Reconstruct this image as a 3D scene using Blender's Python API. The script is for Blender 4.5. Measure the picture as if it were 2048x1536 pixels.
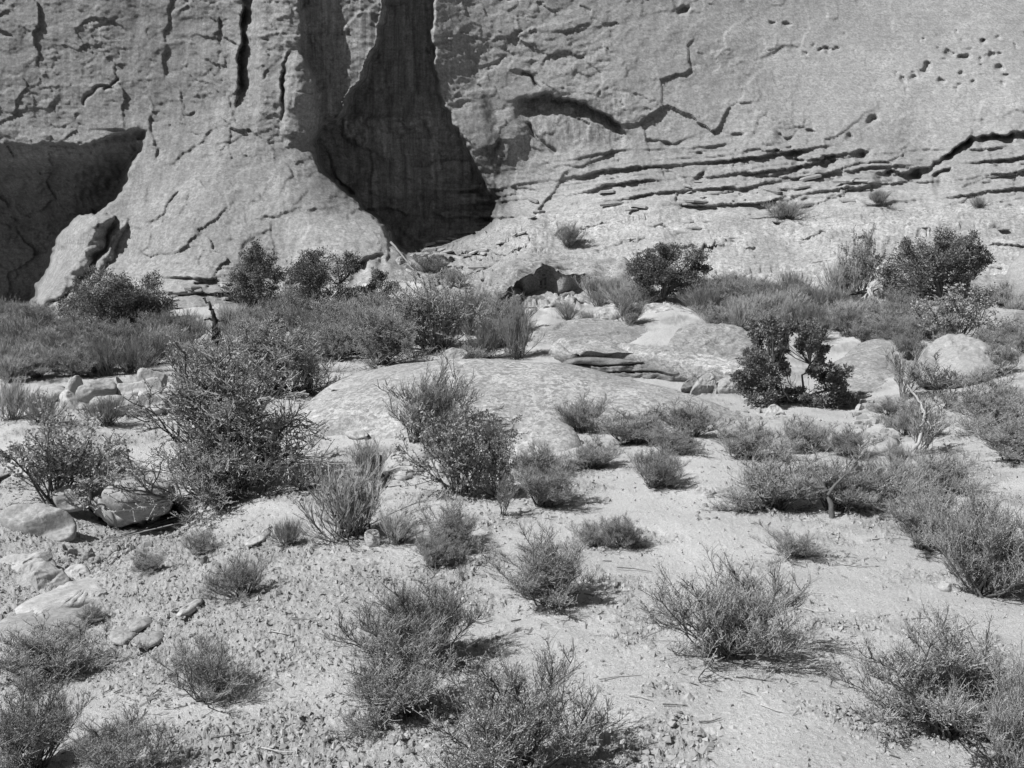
import bpy, math, random
import numpy as np
from mathutils import Vector

for o in list(bpy.data.objects):
    bpy.data.objects.remove(o)
scene = bpy.context.scene
COL = scene.collection

# ------------------------------------------------------------------ camera, sky, sun, exposure
F = 2000.0                     # focal length in pixels of the 2048 x 1536 photograph
PITCH = math.radians(12.0)
CZ = 5.0                       # camera height above the wash floor
cam_d = bpy.data.cameras.new('camera')
cam = bpy.data.objects.new('camera', cam_d)
COL.objects.link(cam)
cam.location = (0, 0, CZ)
cam.rotation_euler = (math.radians(90) - PITCH, 0, 0)
cam_d.sensor_fit = 'HORIZONTAL'
cam_d.sensor_width = 36.0
cam_d.lens = 36.0 * F / 2048.0
cam_d.clip_start = 0.1
cam_d.clip_end = 2000
scene.camera = cam

SUN_EL = math.radians(50.0)
SUN_A = math.radians(23.0)     # how far the sun stands to the camera's side of due left
SUN = np.array([-math.cos(SUN_EL) * math.cos(SUN_A), -math.cos(SUN_EL) * math.sin(SUN_A), math.sin(SUN_EL)])

world = bpy.data.worlds.new('World')
scene.world = world
world.use_nodes = True
wn = world.node_tree.nodes
wl = world.node_tree.links
wn.clear()
sky = wn.new('ShaderNodeTexSky')
sky.sky_type = 'NISHITA'
sky.sun_disc = False
sky.sun_elevation = SUN_EL
sky.sun_rotation = math.atan2(SUN[0], SUN[1])
bw = wn.new('ShaderNodeRGBToBW')        # the photograph is black and white
bg = wn.new('ShaderNodeBackground')
bg.inputs['Strength'].default_value = 0.05
wo = wn.new('ShaderNodeOutputWorld')
wl.new(sky.outputs['Color'], bw.inputs['Color'])
wl.new(bw.outputs['Val'], bg.inputs['Color'])
wl.new(bg.outputs['Background'], wo.inputs['Surface'])

sd = bpy.data.lights.new('sun', 'SUN')
sd.energy = 4.6
sd.angle = math.radians(0.53)
sd.color = (1, 1, 1)
so = bpy.data.objects.new('sun', sd)
COL.objects.link(so)
so.location = (-30, -15, 45)
so.rotation_euler = Vector(-SUN).to_track_quat('-Z', 'Y').to_euler()

vs = scene.view_settings
vs.view_transform = 'Standard'
vs.look = 'None'
vs.gamma = 1.0
vs.exposure = 0.47
vs.use_curve_mapping = False
scene.cycles.max_bounces = 5
scene.cycles.diffuse_bounces = 3

# ------------------------------------------------------------------ helpers
CP, SP = math.cos(PITCH), math.sin(PITCH)

def ray(px, py):
    """direction through a pixel of the photograph, scaled so that its forward (y) part is 1"""
    v = (np.asarray(py, float) - 768.0) / F
    y = CP - v * SP
    return (np.asarray(px, float) - 1024.0) / F / y, (-SP - v * CP) / y

def at(px, py, d):
    x, z = ray(px, py)
    return np.stack(np.broadcast_arrays(x * d, np.asarray(d, float) + 0 * x, CZ + z * d), -1)

def sstep(a, b, x):
    t = np.clip((x - a) / (b - a), 0, 1)
    return t * t * (3 - 2 * t)

_G = np.array([[math.cos(a), math.sin(a)] for a in np.linspace(0, 2 * math.pi, 16, endpoint=False)], np.float32)

def _hash(ix, iy, seed):
    h = (ix.astype(np.uint32) * np.uint32(374761393) + iy.astype(np.uint32) * np.uint32(668265263)
         + np.uint32((seed * 2246822519) & 0xffffffff))
    h = (h ^ (h >> np.uint32(13))) * np.uint32(1274126177)
    return h ^ (h >> np.uint32(16))

def perlin(x, y, seed=0):
    x = np.asarray(x, np.float32); y = np.asarray(y, np.float32)
    fx = np.floor(x); fy = np.floor(y)
    ix = fx.astype(np.int64); iy = fy.astype(np.int64)
    fx = x - fx; fy = y - fy
    u = fx * fx * fx * (fx * (fx * 6 - 15) + 10)
    v = fy * fy * fy * (fy * (fy * 6 - 15) + 10)
    def g(dx, dy):
        k = _G[(_hash(ix + dx, iy + dy, seed) & np.uint32(15))]
        return k[..., 0] * (fx - dx) + k[..., 1] * (fy - dy)
    a = g(0, 0); b = g(1, 0); c = g(0, 1); d = g(1, 1)
    return ((a + u * (b - a)) * (1 - v) + (c + u * (d - c)) * v) * 1.5

def fbm(x, y, seed=0, octv=4, gain=0.5, lac=2.03):
    s = 0; a = 1.0; t = 0
    for i in range(octv):
        s = s + a * perlin(x, y, seed + i * 17)
        t += a; a *= gain
        x = np.asarray(x) * lac + 3.7; y = np.asarray(y) * lac - 1.3
    return s / t

def terrace(n, k, sharp=0.25):
    t = n * k
    f = np.floor(t)
    r = t - f
    return (f + sstep(1 - sharp, 1, r)) / k

def quad_mesh(name, v, q=None, t=None, smooth=True):
    """a mesh from arrays of vertices, quads and triangles"""
    me = bpy.data.meshes.new(name)
    nq = 0 if q is None else len(q)
    nt = 0 if t is None else len(t)
    me.vertices.add(len(v))
    me.vertices.foreach_set('co', np.ascontiguousarray(v, np.float32).ravel())
    me.loops.add(nq * 4 + nt * 3)
    idx = []
    if nq: idx.append(np.asarray(q).ravel())
    if nt: idx.append(np.asarray(t).ravel())
    me.loops.foreach_set('vertex_index', np.concatenate(idx).astype(np.int32))
    me.polygons.add(nq + nt)
    st = np.concatenate([np.arange(nq) * 4, nq * 4 + np.arange(nt) * 3]).astype(np.int32)
    me.polygons.foreach_set('loop_start', st)
    me.update(calc_edges=True)
    me.polygons.foreach_set('use_smooth', np.full(nq + nt, smooth))
    return me

def link(name, me, mat=None, parent=None, label=None, cat=None, group=None, kind=None, loc=None):
    o = bpy.data.objects.new(name, me)
    COL.objects.link(o)
    if mat is not None and me is not None and len(me.materials) == 0:
        me.materials.append(mat)
    if parent is not None: o.parent = parent
    if label: o['label'] = label
    if cat: o['category'] = cat
    if group: o['group'] = group
    if kind: o['kind'] = kind
    if loc is not None: o.location = loc
    return o

def fattr(me, name, val):
    a = me.attributes.new(name, 'FLOAT', 'POINT')
    a.data.foreach_set('value', np.ascontiguousarray(val, np.float32))

# ------------------------------------------------------------------ materials (grey values: the picture is monochrome)
class NT:
    def __init__(self, name):
        self.m = bpy.data.materials.new(name)
        self.m.use_nodes = True
        self.n = self.m.node_tree.nodes
        self.l = self.m.node_tree.links
        self.n.clear()
        self.out = self.n.new('ShaderNodeOutputMaterial')
        self.b = self.n.new('ShaderNodeBsdfPrincipled')
        self.b.inputs['Roughness'].default_value = 0.9
        self.b.inputs['Specular IOR Level'].default_value = 0.15
        self.l.new(self.b.outputs[0], self.out.inputs[0])
    def pos(self, sx=1, sy=1, sz=1, obj=False):
        if obj:
            g = self.n.new('ShaderNodeTexCoord').outputs['Object']
        else:
            g = self.n.new('ShaderNodeNewGeometry').outputs['Position']
        mp = self.n.new('ShaderNodeMapping')
        mp.inputs['Scale'].default_value = (sx, sy, sz)
        self.l.new(g, mp.inputs['Vector'])
        return mp.outputs[0]
    def noise(self, vec, scale, detail=4, rough=0.55, dist=0.0):
        n = self.n.new('ShaderNodeTexNoise')
        n.inputs['Scale'].default_value = scale
        n.inputs['Detail'].default_value = detail
        n.inputs['Roughness'].default_value = rough
        n.inputs['Distortion'].default_value = dist
        self.l.new(vec, n.inputs['Vector'])
        return n.outputs['Fac']
    def ramp(self, fac, *stops):
        r = self.n.new('ShaderNodeValToRGB')
        e = r.color_ramp.elements
        for i, (p, c) in enumerate(stops):
            k = e[i] if i < 2 else e.new(p)
            k.position = p
            k.color = (c, c, c, 1)
        self.l.new(fac, r.inputs[0])
        return r.outputs[0]
    def mul(self, a, b, op='MULTIPLY'):
        m = self.n.new('ShaderNodeMath'); m.operation = op
        for i, s in enumerate((a, b)):
            if isinstance(s, (int, float)): m.inputs[i].default_value = s
            else: self.l.new(s, m.inputs[i])
        return m.outputs[0]
    def mix(self, f, a, b):
        m = self.n.new('ShaderNodeMix'); m.data_type = 'FLOAT'
        for i, s in zip((0, 2, 3), (f, a, b)):
            if isinstance(s, (int, float)): m.inputs[i].default_value = s
            else: self.l.new(s, m.inputs[i])
        return m.outputs[0]
    def attr(self, name):
        a = self.n.new('ShaderNodeAttribute'); a.attribute_name = name
        return a.outputs['Fac']
    def color(self, s):
        c = self.n.new('ShaderNodeCombineColor')
        for i in range(3): self.l.new(s, c.inputs[i])
        self.l.new(c.outputs[0], self.b.inputs['Base Color'])
    def bump(self, h, strength, dist):
        b = self.n.new('ShaderNodeBump')
        b.inputs['Strength'].default_value = strength
        b.inputs['Distance'].default_value = dist
        self.l.new(h, b.inputs['Height'])
        self.l.new(b.outputs[0], self.b.inputs['Normal'])

def rock_material(name, base, speck=0.35, lichen=0.5, bscale=1.0, streak=False, tone=False, obj=False, vary=0.35):
    k = NT(name)
    p = k.pos(obj=obj)
    big = k.noise(p, 0.5 * bscale, 5, 0.6)
    mid = k.noise(p, 3.2 * bscale, 6, 0.68)
    fine = k.noise(p, 17 * bscale, 5, 0.75)
    c = k.mul(k.ramp(big, (0.3, base * (1 - vary * .6)), (0.7, base * (1 + vary * .5))),
              k.ramp(mid, (0.3, 1 - vary), (0.68, 1 + vary * .5)))
    c = k.mul(c, k.ramp(fine, (0.33, 1 - speck), (0.62, 1 + speck * .45)))
    # lichen and desert varnish: ragged dark and pale patches that belong to the stone
    ln = k.noise(k.pos(1, 1, 1.8, obj=obj), 8 * bscale, 5, 0.7, 0.6)
    lm = k.mul(k.ramp(ln, (0.5, 0), (0.56, 1)), k.ramp(mid, (0.36, 0), (0.56, lichen)))
    c = k.mix(lm, c, base * 0.5)
    pn = k.noise(k.pos(1.1, 1, 1.5, obj=obj), 6 * bscale, 6, 0.72, 0.4)
    pm = k.mul(k.ramp(pn, (0.55, 0), (0.63, 1)), k.ramp(big, (0.42, 0), (0.66, lichen)))
    c = k.mix(pm, c, base * 1.35)
    if streak:
        sn = k.noise(k.pos(3.0, 1.2, 0.12), 1.5, 6, 0.7)
        c = k.mul(c, k.mix(k.attr('streak'), 1.0, k.ramp(sn, (0.34, 0.45), (0.66, 1.2))))
    if tone:
        bd = k.noise(k.pos(0.35, 0.35, 5.5), 1.0, 6, 0.65)      # thin bedding
        c = k.mul(c, k.ramp(bd, (0.32, 0.92), (0.68, 1.07)))
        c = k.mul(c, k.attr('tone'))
    k.color(c)
    h = k.mul(k.mul(mid, 0.6), k.mul(fine, 0.35), 'ADD')
    k.bump(h, 0.6, 0.05 / bscale)
    return k.m

M_CLIFF = rock_material('cliff_sandstone', 0.29, 0.34, 0.6, 0.62, True, True, vary=0.22)
M_BENCH = rock_material('slickrock', 0.31, 0.42, 0.95, 0.8, False, True, vary=0.3)
M_ROCK = rock_material('boulder_stone', 0.33, 0.28, 0.45, 1.3, obj=True, vary=0.25)
M_PALE = rock_material('pale_stone', 0.42, 0.25, 0.35, 1.3, obj=True, vary=0.22)
M_LICHEN = rock_material('lichened_stone', 0.38, 0.5, 1.3, 1.0, obj=True, vary=0.3)
M_DARK = rock_material('varnished_shaded_stone', 0.22, 0.35, 0.7, 1.3, obj=True, vary=0.35)  # varnish, and painted shade on the undercut front of the outcrop
M_SLAB = rock_material('slickrock_stone', 0.31, 0.42, 0.95, 0.9, obj=True, vary=0.3)
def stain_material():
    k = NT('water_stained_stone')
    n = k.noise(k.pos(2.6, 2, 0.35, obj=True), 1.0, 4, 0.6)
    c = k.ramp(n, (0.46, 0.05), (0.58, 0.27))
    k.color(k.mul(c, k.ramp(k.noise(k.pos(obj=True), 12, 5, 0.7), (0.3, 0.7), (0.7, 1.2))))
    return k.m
M_STAIN = stain_material()

def sand_material():
    k = NT('sand')
    p = k.pos()
    big = k.noise(p, 0.9, 5, 0.6)
    fine = k.noise(p, 40, 5, 0.8)
    grit = k.noise(p, 130, 3, 0.7)
    c = k.mul(k.ramp(big, (0.3, 0.4), (0.7, 0.5)), k.ramp(fine, (0.34, 0.86), (0.6, 1.2)))
    c = k.mul(c, k.ramp(grit, (0.3, 0.82), (0.6, 1.08)))
    c = k.mul(c, k.attr('tone'))
    lit = k.noise(p, 22, 8, 0.85, 0.5)          # plant litter
    lm = k.mul(k.ramp(lit, (0.57, 0), (0.62, 1)), k.attr('litter'))
    c = k.mix(lm, c, 0.13)
    k.color(c)
    k.bump(k.mul(fine, k.mul(grit, 0.5), 'ADD'), 0.8, 0.028)
    return k.m
M_SAND = sand_material()

def crumb_material():
    k = NT('soil_crust')
    r = k.n.new('ShaderNodeNewGeometry').outputs['Random Per Island']
    k.color(k.ramp(r, (0.0, 0.22), (1.0, 0.36)))
    return k.m
M_CRUMB = crumb_material()

def plant_material(name, base, trans=0.25, vary=0.5, rough=0.8):
    k = NT(name)
    g = k.n.new('ShaderNodeNewGeometry')
    r = g.outputs['Random Per Island']
    oi = k.n.new('ShaderNodeObjectInfo').outputs['Random']
    c = k.mul(k.ramp(r, (0.0, base * (1 - vary)), (1.0, base * (1 + vary))), k.ramp(oi, (0.0, 0.85), (1.0, 1.15)))
    k.color(c)
    k.b.inputs['Roughness'].default_value = rough
    if trans > 0:
        tr = k.n.new('ShaderNodeBsdfTranslucent')
        cc = k.n.new('ShaderNodeCombineColor')
        for i in range(3): k.l.new(c, cc.inputs[i])
        k.l.new(cc.outputs[0], tr.inputs['Color'])
        ms = k.n.new('ShaderNodeMixShader')
        ms.inputs[0].default_value = trans
        k.l.new(k.b.outputs[0], ms.inputs[1]); k.l.new(tr.outputs[0], ms.inputs[2])
        k.l.new(ms.outputs[0], k.out.inputs[0])
    return k.m

M_LITTER = plant_material('dry_litter', 0.17, 0.0, 0.7)
def wood_material(name, base):
    k = NT(name)
    n = k.noise(k.pos(1, 1, 0.25, obj=True), 60, 5, 0.7)
    c = k.ramp(n, (0.3, base * 0.6), (0.7, base * 1.3))
    k.color(c)
    return k.m

M_LEAF = plant_material('grey_green_leaf', 0.36, 0.3)
M_LEAFB = plant_material('broom_stem_green', 0.36, 0.2, 0.4)
M_LEAFC = plant_material('broad_leaf', 0.36, 0.35, 0.55)
M_LEAFD = plant_material('pale_leaf', 0.42, 0.35, 0.5)
M_JUN = plant_material('juniper_scale_leaf', 0.15, 0.2, 0.5)
M_TWIG = plant_material('grey_twig', 0.27, 0.0, 0.6)
M_WOOD = wood_material('shrub_bark', 0.12)
M_BARK = wood_material('juniper_bark', 0.13)
M_DEAD = wood_material('bleached_wood', 0.36)
M_CHAR = wood_material('dark_dead_wood', 0.045)
# ------------------------------------------------------------------ terrain: cliff, slickrock bench and sandy ground
def axis(a, b, fa, fb, fine, coarse):
    return np.concatenate([np.arange(a, fa, coarse), np.arange(fa, fb, fine), np.arange(fb, b + coarse, coarse)])

XS = axis(-760, 2800, -36, 2084, 2.4, 26.0)
YS = axis(-1000, 2300, -24, 1562, 2.4, 26.0)
PX, PY = np.meshgrid(XS, YS)
NY, NX = PX.shape

# surveyed points: ground as (pixel x, pixel y, height below the eye), rock as (pixel x, pixel y, distance)
GZ = [(-600,2200,3.2),(400,2200,3.05),(1400,2200,2.85),(2600,2200,2.75),
      (-500,1800,3.4),(400,1800,3.1),(1024,1800,2.95),(1600,1800,2.9),(2548,1800,2.85),
      (-500,1500,3.8),(100,1500,3.4),(500,1500,3.2),(1024,1536,3.1),(1500,1500,3.05),(2048,1450,3.1),(2548,1500,3.0),
      (0,1300,3.95),(150,1280,3.9),(400,1300,3.5),(700,1300,3.3),(1000,1250,3.35),(1400,1250,3.3),(1800,1250,3.3),(2100,1250,3.3),
      (-500,1200,4.5),(0,1180,4.25),(150,1200,4.2),(320,1150,4.0),(500,1150,3.75),(800,1150,3.6),(1100,1100,3.55),(1500,1080,3.55),
      (1900,1080,3.5),(2300,1080,3.4),
      (0,1060,4.45),(200,1060,4.75),(330,1060,4.75),(260,1035,4.85),(450,1040,4.2),(600,1020,3.95),(900,1010,3.8),(1200,980,3.75),(1500,980,3.7),
      (1800,960,3.75),(2050,950,3.65),(2500,950,3.4),(-500,1000,4.6),
      (0,900,4.45),(100,920,4.4),(300,900,4.65),(480,900,4.45),(620,900,4.3),(900,900,4.2),(1150,900,4.0),(1400,900,3.9),
      (1650,900,4.0),(1850,880,4.05),(2050,870,3.9),(2500,850,3.6),
      (1500,830,4.45),(1700,820,4.6),(1900,800,4.3),(2050,780,4.1),(1350,820,4.5),(1100,820,4.5),(800,820,4.5),(600,800,4.5),
      (0,800,4.6),(250,790,4.6),(450,780,4.6),(-500,800,4.7),
      (0,700,4.85),(200,700,4.9),(450,690,4.9),(700,690,4.75),(900,700,4.65),(1100,700,4.5),(1300,720,4.55),(1500,720,4.5),
      (1750,720,4.4),(1950,720,4.2),(2150,700,4.0),(2500,680,3.7),
      (0,655,4.95),(250,650,5.0),(500,640,4.95),(700,630,4.8),(900,630,4.5),(1100,640,4.2),(1300,630,4.1),(1500,630,4.1),
      (1750,630,4.0),(1980,620,3.9),(-500,680,4.9)]
RD = [(830,560,36.5),(900,570,36),(1000,605,33.3),(1180,605,32.8),(1000,540,36.5),(1060,512,36.5),(1180,560,34.5),(1300,570,33.6),
      (1500,565,33.2),(1700,545,33.3),(1900,545,33),(2060,545,32.8),(2500,545,32),
      (1100,490,39),(1300,500,37),(1500,500,36.5),(1700,480,37),(1900,470,37),(2080,470,37),(2500,470,37),
      (900,520,39.5),(960,490,41),(1200,440,41),(1400,440,40),(1600,440,40),(1800,430,39.5),(2050,420,39.5),(2500,420,39.5),
      (1040,410,43.2),(1200,370,43.3),(1400,380,42.3),(1600,380,41.8),(1800,380,41.3),(2050,360,41.7),(2500,360,41.7),
      (1150,310,44.5),(1300,300,44),(1500,300,43.6),(1700,310,43.2),(1850,330,43.3),(2050,275,43.9),(2500,260,44),
      (1000,200,45),(1200,180,45),(1400,200,45.2),(1600,200,45.6),(1800,200,45.9),(2048,180,46.4),(2500,150,47),
      (900,0,45.2),(1100,0,46.5),(1300,0,47.5),(1500,0,49),(1700,0,50.5),(1900,0,51.5),(2100,0,52.5),(2500,0,54),
      (700,-400,47.5),(900,-400,49),(1300,-400,52),(1700,-400,57),(2100,-400,61),(2700,-400,66),
      (900,-1000,56),(1500,-1000,64),(2700,-1000,76),
      (0,0,43.6),(250,0,43.6),(480,0,43.5),(0,200,42.8),(250,200,42.6),(400,220,42.5),(550,0,43.1),(550,200,42.2),
      (0,-400,46),(400,-400,45.5),(-600,-400,47),(-600,-1000,53),(300,-1000,51),
      (550,270,41.6),(450,350,40.1),(350,450,38.4),(600,400,39.4),(500,520,37.0),(350,560,36.2),(200,590,36.4),(700,480,37.9),
      (760,520,37.2),(620,560,36.3),(300,300,41.6),(280,400,40.0),(480,600,35.0),(300,612,34.8),(700,575,35.8),
      (750,400,42),(880,470,41.8),(850,300,43.5),(850,200,44.3),(750,0,43.5),(740,150,43.2),(700,60,43.3),(680,200,43.0),(1000,300,44.3),
      (60,300,42.3),(100,420,41.5),(0,620,36.6),(60,625,36.2),(-300,-200,44.6),(-300,0,43.7),(-300,150,43.0),(-300,270,42.6),(-120,100,43.1),(-120,250,42.6),(-600,0,44.2),(-600,150,43.4),(-600,300,42.8),(-600,500,41),(-600,610,37.5)]
C = [(x, y, 1.0 / (z / -float(ray(x, y)[1]))) for x, y, z in GZ] + [(x, y, 1.0 / d) for x, y, d in RD]
C = np.array(C)

def tps_fit(c, lam=2e-4):
    p = c[:, :2] / 1000.0
    n = len(p)
    r2 = ((p[:, None] - p[None]) ** 2).sum(-1)
    K = 0.5 * r2 * np.log(r2 + 1e-12) + lam * np.eye(n)
    A = np.zeros((n + 3, n + 3))
    A[:n, :n] = K
    A[:n, n] = 1; A[:n, n + 1:] = p
    A[n:, :n] = A[:n, n:].T
    b = np.zeros(n + 3); b[:n] = c[:, 2]
    return p, np.linalg.solve(A, b)

def tps_eval(p, w, x, y):
    q = np.stack([x.ravel(), y.ravel()], -1) / 1000.0
    out = np.empty(len(q))
    for i in range(0, len(q), 20000):
        s = q[i:i + 20000]
        r2 = ((s[:, None] - p[None]) ** 2).sum(-1)
        out[i:i + 20000] = (0.5 * r2 * np.log(r2 + 1e-12)) @ w[:len(p)] + w[len(p)] + s @ w[len(p) + 1:]
    return out.reshape(x.shape)

_p, _w = tps_fit(C)
# evaluated on a coarse lattice, then interpolated bilinearly onto the terrain grid
cx = np.arange(-800, 2860, 10.0); cy = np.arange(-1040, 2360, 10.0)
_CX, _CY = np.meshgrid(cx, cy)
_Q = tps_eval(_p, _w, _CX, _CY)
def base_q(px, py):
    fx = np.clip((px - cx[0]) / 10.0, 0, len(cx) - 1.001); fy = np.clip((py - cy[0]) / 10.0, 0, len(cy) - 1.001)
    ix = fx.astype(int); iy = fy.astype(int); fx = fx - ix; fy = fy - iy
    return ((_Q[iy, ix] * (1 - fx) + _Q[iy, ix + 1] * fx) * (1 - fy) + (_Q[iy + 1, ix] * (1 - fx) + _Q[iy + 1, ix + 1] * fx) * fy)
D = 1.0 / np.maximum(base_q(PX, PY), 1 / 90.0)

CLIFF_LINE = np.array([(-800,640),(0,640),(60,632),(300,615),(560,603),(700,575),(790,548),(850,508),(960,472),(1010,437),(1200,410),
                       (1400,425),(1520,442),(1700,416),(2048,402),(2900,400)], float)
BENCH_LINE = np.array([(-800,641),(0,641),(60,633),(300,616),(560,604),(700,576),(800,556),(850,575),(900,595),(980,612),(1100,615),(1200,605),
                       (1300,590),(1450,572),(1700,560),(1790,600),(1900,605),(1990,585),(2060,612),(2900,610)], float)
def line_y(line, px): return np.interp(px, line[:, 0], line[:, 1])
mc = sstep(12, -12, PY - line_y(CLIFF_LINE, PX) + 6 * perlin(PX / 40, PY / 40, 5))     # 1 on the cliff
mb = sstep(10, -10, PY - line_y(BENCH_LINE, PX) + 8 * perlin(PX / 30, PY / 30, 6))     # 1 on cliff and bench
mb = np.maximum(mb, mc)

# ---- relief of the cliff, in metres of distance (positive = set back)
rows = np.where(YS < 660)[0]
R = slice(0, rows[-1] + 1)
x = PX[R]; y = PY[R]
wx = x + 7 * perlin(x / 38, y / 38, 11) + 3 * perlin(x / 13, y / 13, 12)
wy = y + 6 * perlin(x / 34, y / 34, 13) + 3 * perlin(x / 12, y / 12, 14)
E = np.zeros_like(x)
VAR = 0.35 + 0.9 * sstep(-0.35, 0.4, fbm(x / 45, y / 45, 15, 2))      # edges come and go along their length

def facets2(u, v, seed, hs=1.0, ts=1.0):
    """broken rock: each irregular cell is its own small tilted plane (unit cells)"""
    u = u + 0.30 * fbm(u * 0.8, v * 0.8, seed + 1, 3); v = v + 0.30 * fbm(u * 0.8 + 5, v * 0.8, seed + 2, 3)
    iu = np.floor(u).astype(np.int64); iv = np.floor(v).astype(np.int64)
    best = np.full(u.shape, 1e9); val = np.zeros(u.shape)
    for a in (-1, 0, 1):
        for b in (-1, 0, 1):
            cu, cv = iu + a, iv + b
            h1 = _hash(cu, cv, seed).astype(np.float64) / 4294967296.0
            h2 = _hash(cu, cv, seed + 9).astype(np.float64) / 4294967296.0
            h3 = _hash(cu, cv, seed + 19).astype(np.float64) / 4294967296.0
            h4 = _hash(cu, cv, seed + 29).astype(np.float64) / 4294967296.0
            du, dv = u - cu - h1, v - cv - h2
            d_ = np.abs(du) + np.abs(dv) + 0.25 * (du * du + dv * dv)
            m = d_ < best
            best = np.where(m, d_, best)
            val = np.where(m, hs * (h3 - 0.5) + ts * ((h4 - 0.5) * du + (_hash(cu, cv, seed + 39).astype(np.float64) / 4294967296.0 - 0.5) * dv), val)
    return val

def taper(t, a, b, s):
    return sstep(a, a + s, t) * sstep(b, b - s, t)

def ledge(pts, A, h, end=20, soft=3.0, lip=0.25, px=None, py=None, var=True):
    """an overhanging edge along a line running left to right: set back just below it"""
    global E
    px = wx if px is None else px; py = wy if py is None else py
    p = np.array(pts, float)
    b = py - np.interp(px, p[:, 0], p[:, 1])
    t = taper(px, p[0, 0], p[-1, 0], end)
    below = sstep(-soft, soft, b) * np.exp(-np.maximum(b, 0) / h)
    above = (1 - sstep(-soft, soft, b)) * np.exp(-np.maximum(-b, 0) / (h * 0.7))
    zone = p[:, 0].mean() > 1270 and p[:, 1].mean() > 245
    A = A * 0.85 if A >= 0.9 else A * 0.5 if zone else A * 0.2
    h = h if zone or A >= 0.6 else h * 1.6
    E += t * A * (VAR if var else 1.0) * (below - lip * above)

def vedge(pts, A, w, end=20, soft=3.0, lip=0.25):
    """an upright edge along a line running downwards: set back just to its right"""
    global E
    p = np.array(pts, float)
    b = wx - np.interp(wy, p[:, 1], p[:, 0])
    t = taper(wy, p[0, 1], p[-1, 1], end)
    A = A * 0.6 if A > 1 else A * 0.2
    E += t * A * VAR * (sstep(-soft, soft, b) * np.exp(-np.maximum(b, 0) / w) - lip * (1 - sstep(-soft, soft, b)) * np.exp(-np.maximum(-b, 0) / w))

def seg_dist(pts, px, py):
    p = np.array(pts, float)
    best = np.full(px.shape, 1e9)
    for (ax, ay), (bx, by) in zip(p[:-1], p[1:]):
        dx, dy = bx - ax, by - ay
        t = np.clip(((px - ax) * dx + (py - ay) * dy) / (dx * dx + dy * dy + 1e-9), 0, 1)
        best = np.minimum(best, np.hypot(px - ax - t * dx, py - ay - t * dy))
    return best

def crack(pts, A, w):
    global E
    p = np.array(pts, float)
    m = 4 * w + 12
    sel = (wx > p[:, 0].min() - m) & (wx < p[:, 0].max() + m) & (wy > p[:, 1].min() - m) & (wy < p[:, 1].max() + m)
    dd = seg_dist(pts, wx[sel], wy[sel])
    E[sel] += A * np.exp(-(dd / w) ** 2)

def flake(pts, A, w):
    """a broken edge along any line: set back on the right-hand or lower side, healing out over w pixels"""
    global E
    p = np.array(pts, float)
    m = 4 * w + 12
    sel = (wx > p[:, 0].min() - m) & (wx < p[:, 0].max() + m) & (wy > p[:, 1].min() - m) & (wy < p[:, 1].max() + m)
    qx, qy = wx[sel], wy[sel]
    best = np.full(qx.shape, 1e9); sg = np.zeros(qx.shape)
    for (ax, ay), (bx, by) in zip(p[:-1], p[1:]):
        dx, dy = bx - ax, by - ay
        t = np.clip(((qx - ax) * dx + (qy - ay) * dy) / (dx * dx + dy * dy + 1e-9), 0, 1)
        ex, ey = qx - ax - t * dx, qy - ay - t * dy
        d_ = np.hypot(ex, ey)
        nx_, ny_ = (-dy, dx) if (-dy + dx) > 0 else (dy, -dx)
        s_ = np.sign(ex * nx_ + ey * ny_) * d_
        up_ = d_ < best
        best = np.where(up_, d_, best); sg = np.where(up_, s_, sg)
    L = np.hypot(*(p[-1] - p[0])); mid = p.mean(0)
    fade = sstep(0.62 * L + 10, 0.35 * L, np.hypot(qx - mid[0], qy - mid[1]))
    E[sel] += A * fade * (sstep(-1.6, 1.6, sg) * np.exp(-np.maximum(sg, 0) / w) - 0.25 * (sg < 0) * np.exp(sg / w))

def inside(poly, px, py):
    p = np.array(poly, float)
    r = np.zeros(px.shape, bool)
    for (ax, ay), (bx, by) in zip(p, np.roll(p, -1, 0)):
        c = ((ay > py) != (by > py)) & (px < (bx - ax) * (py - ay) / (by - ay + 1e-12) + ax)
        r ^= c
    return r

# the hollow at the far left, roofed by the wall and closed on the right by the leaning slab
roof = [(-900,285),(0,283),(60,286),(125,281),(150,290),(200,277),(240,266),(300,258)]
slab_edge = [(292,258),(286,296),(262,345),(246,384),(236,402),(206,424),(160,434),(128,470),(104,520),(82,575),(60,625)]
b1 = wy - np.interp(wx, *np.array(roof, float).T)
se = np.array(slab_edge, float)
b2 = np.interp(wy, se[:, 1], se[:, 0], left=292) - wx
hollow = np.minimum(sstep(0, 120, b1) * 0.65 + 0.35 * sstep(0, 7, b1), sstep(0, 16, b2)) * (b1 > 0) * (b2 > 0)
hollow *= sstep(644, 622, y)
E += hollow * (np.interp(y, [285, 340, 450, 590, 640], [44.5, 46.8, 47.6, 46.5, 43.0]) - D[R])
HOLLOW = sstep(0.05, 0.4, hollow)
ledge([(-900,228),(0,226),(60,218),(110,222),(150,262),(200,330)], 0.45, 14)
ledge([(-900,262),(0,268),(40,277),(100,275),(130,280)], 0.4, 10)
# leaning slab and the second slab to its right
for poly, amt in (([(180,420),(228,432),(218,470),(190,520),(150,575),(80,622),(70,600),(100,530),(140,455)], 1.5),
                  ([(236,440),(252,446),(236,490),(205,545),(170,585),(185,540),(215,480)], 0.8)):
    sel = (x > 40) & (x < 290) & (y > 400) & (y < 640)
    ins = inside(poly, wx[sel], wy[sel])
    dd = seg_dist(poly + poly[:1], wx[sel], wy[sel])
    E[sel] -= amt * np.sqrt(np.clip(dd / 24, 0, 1)) * ins
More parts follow.
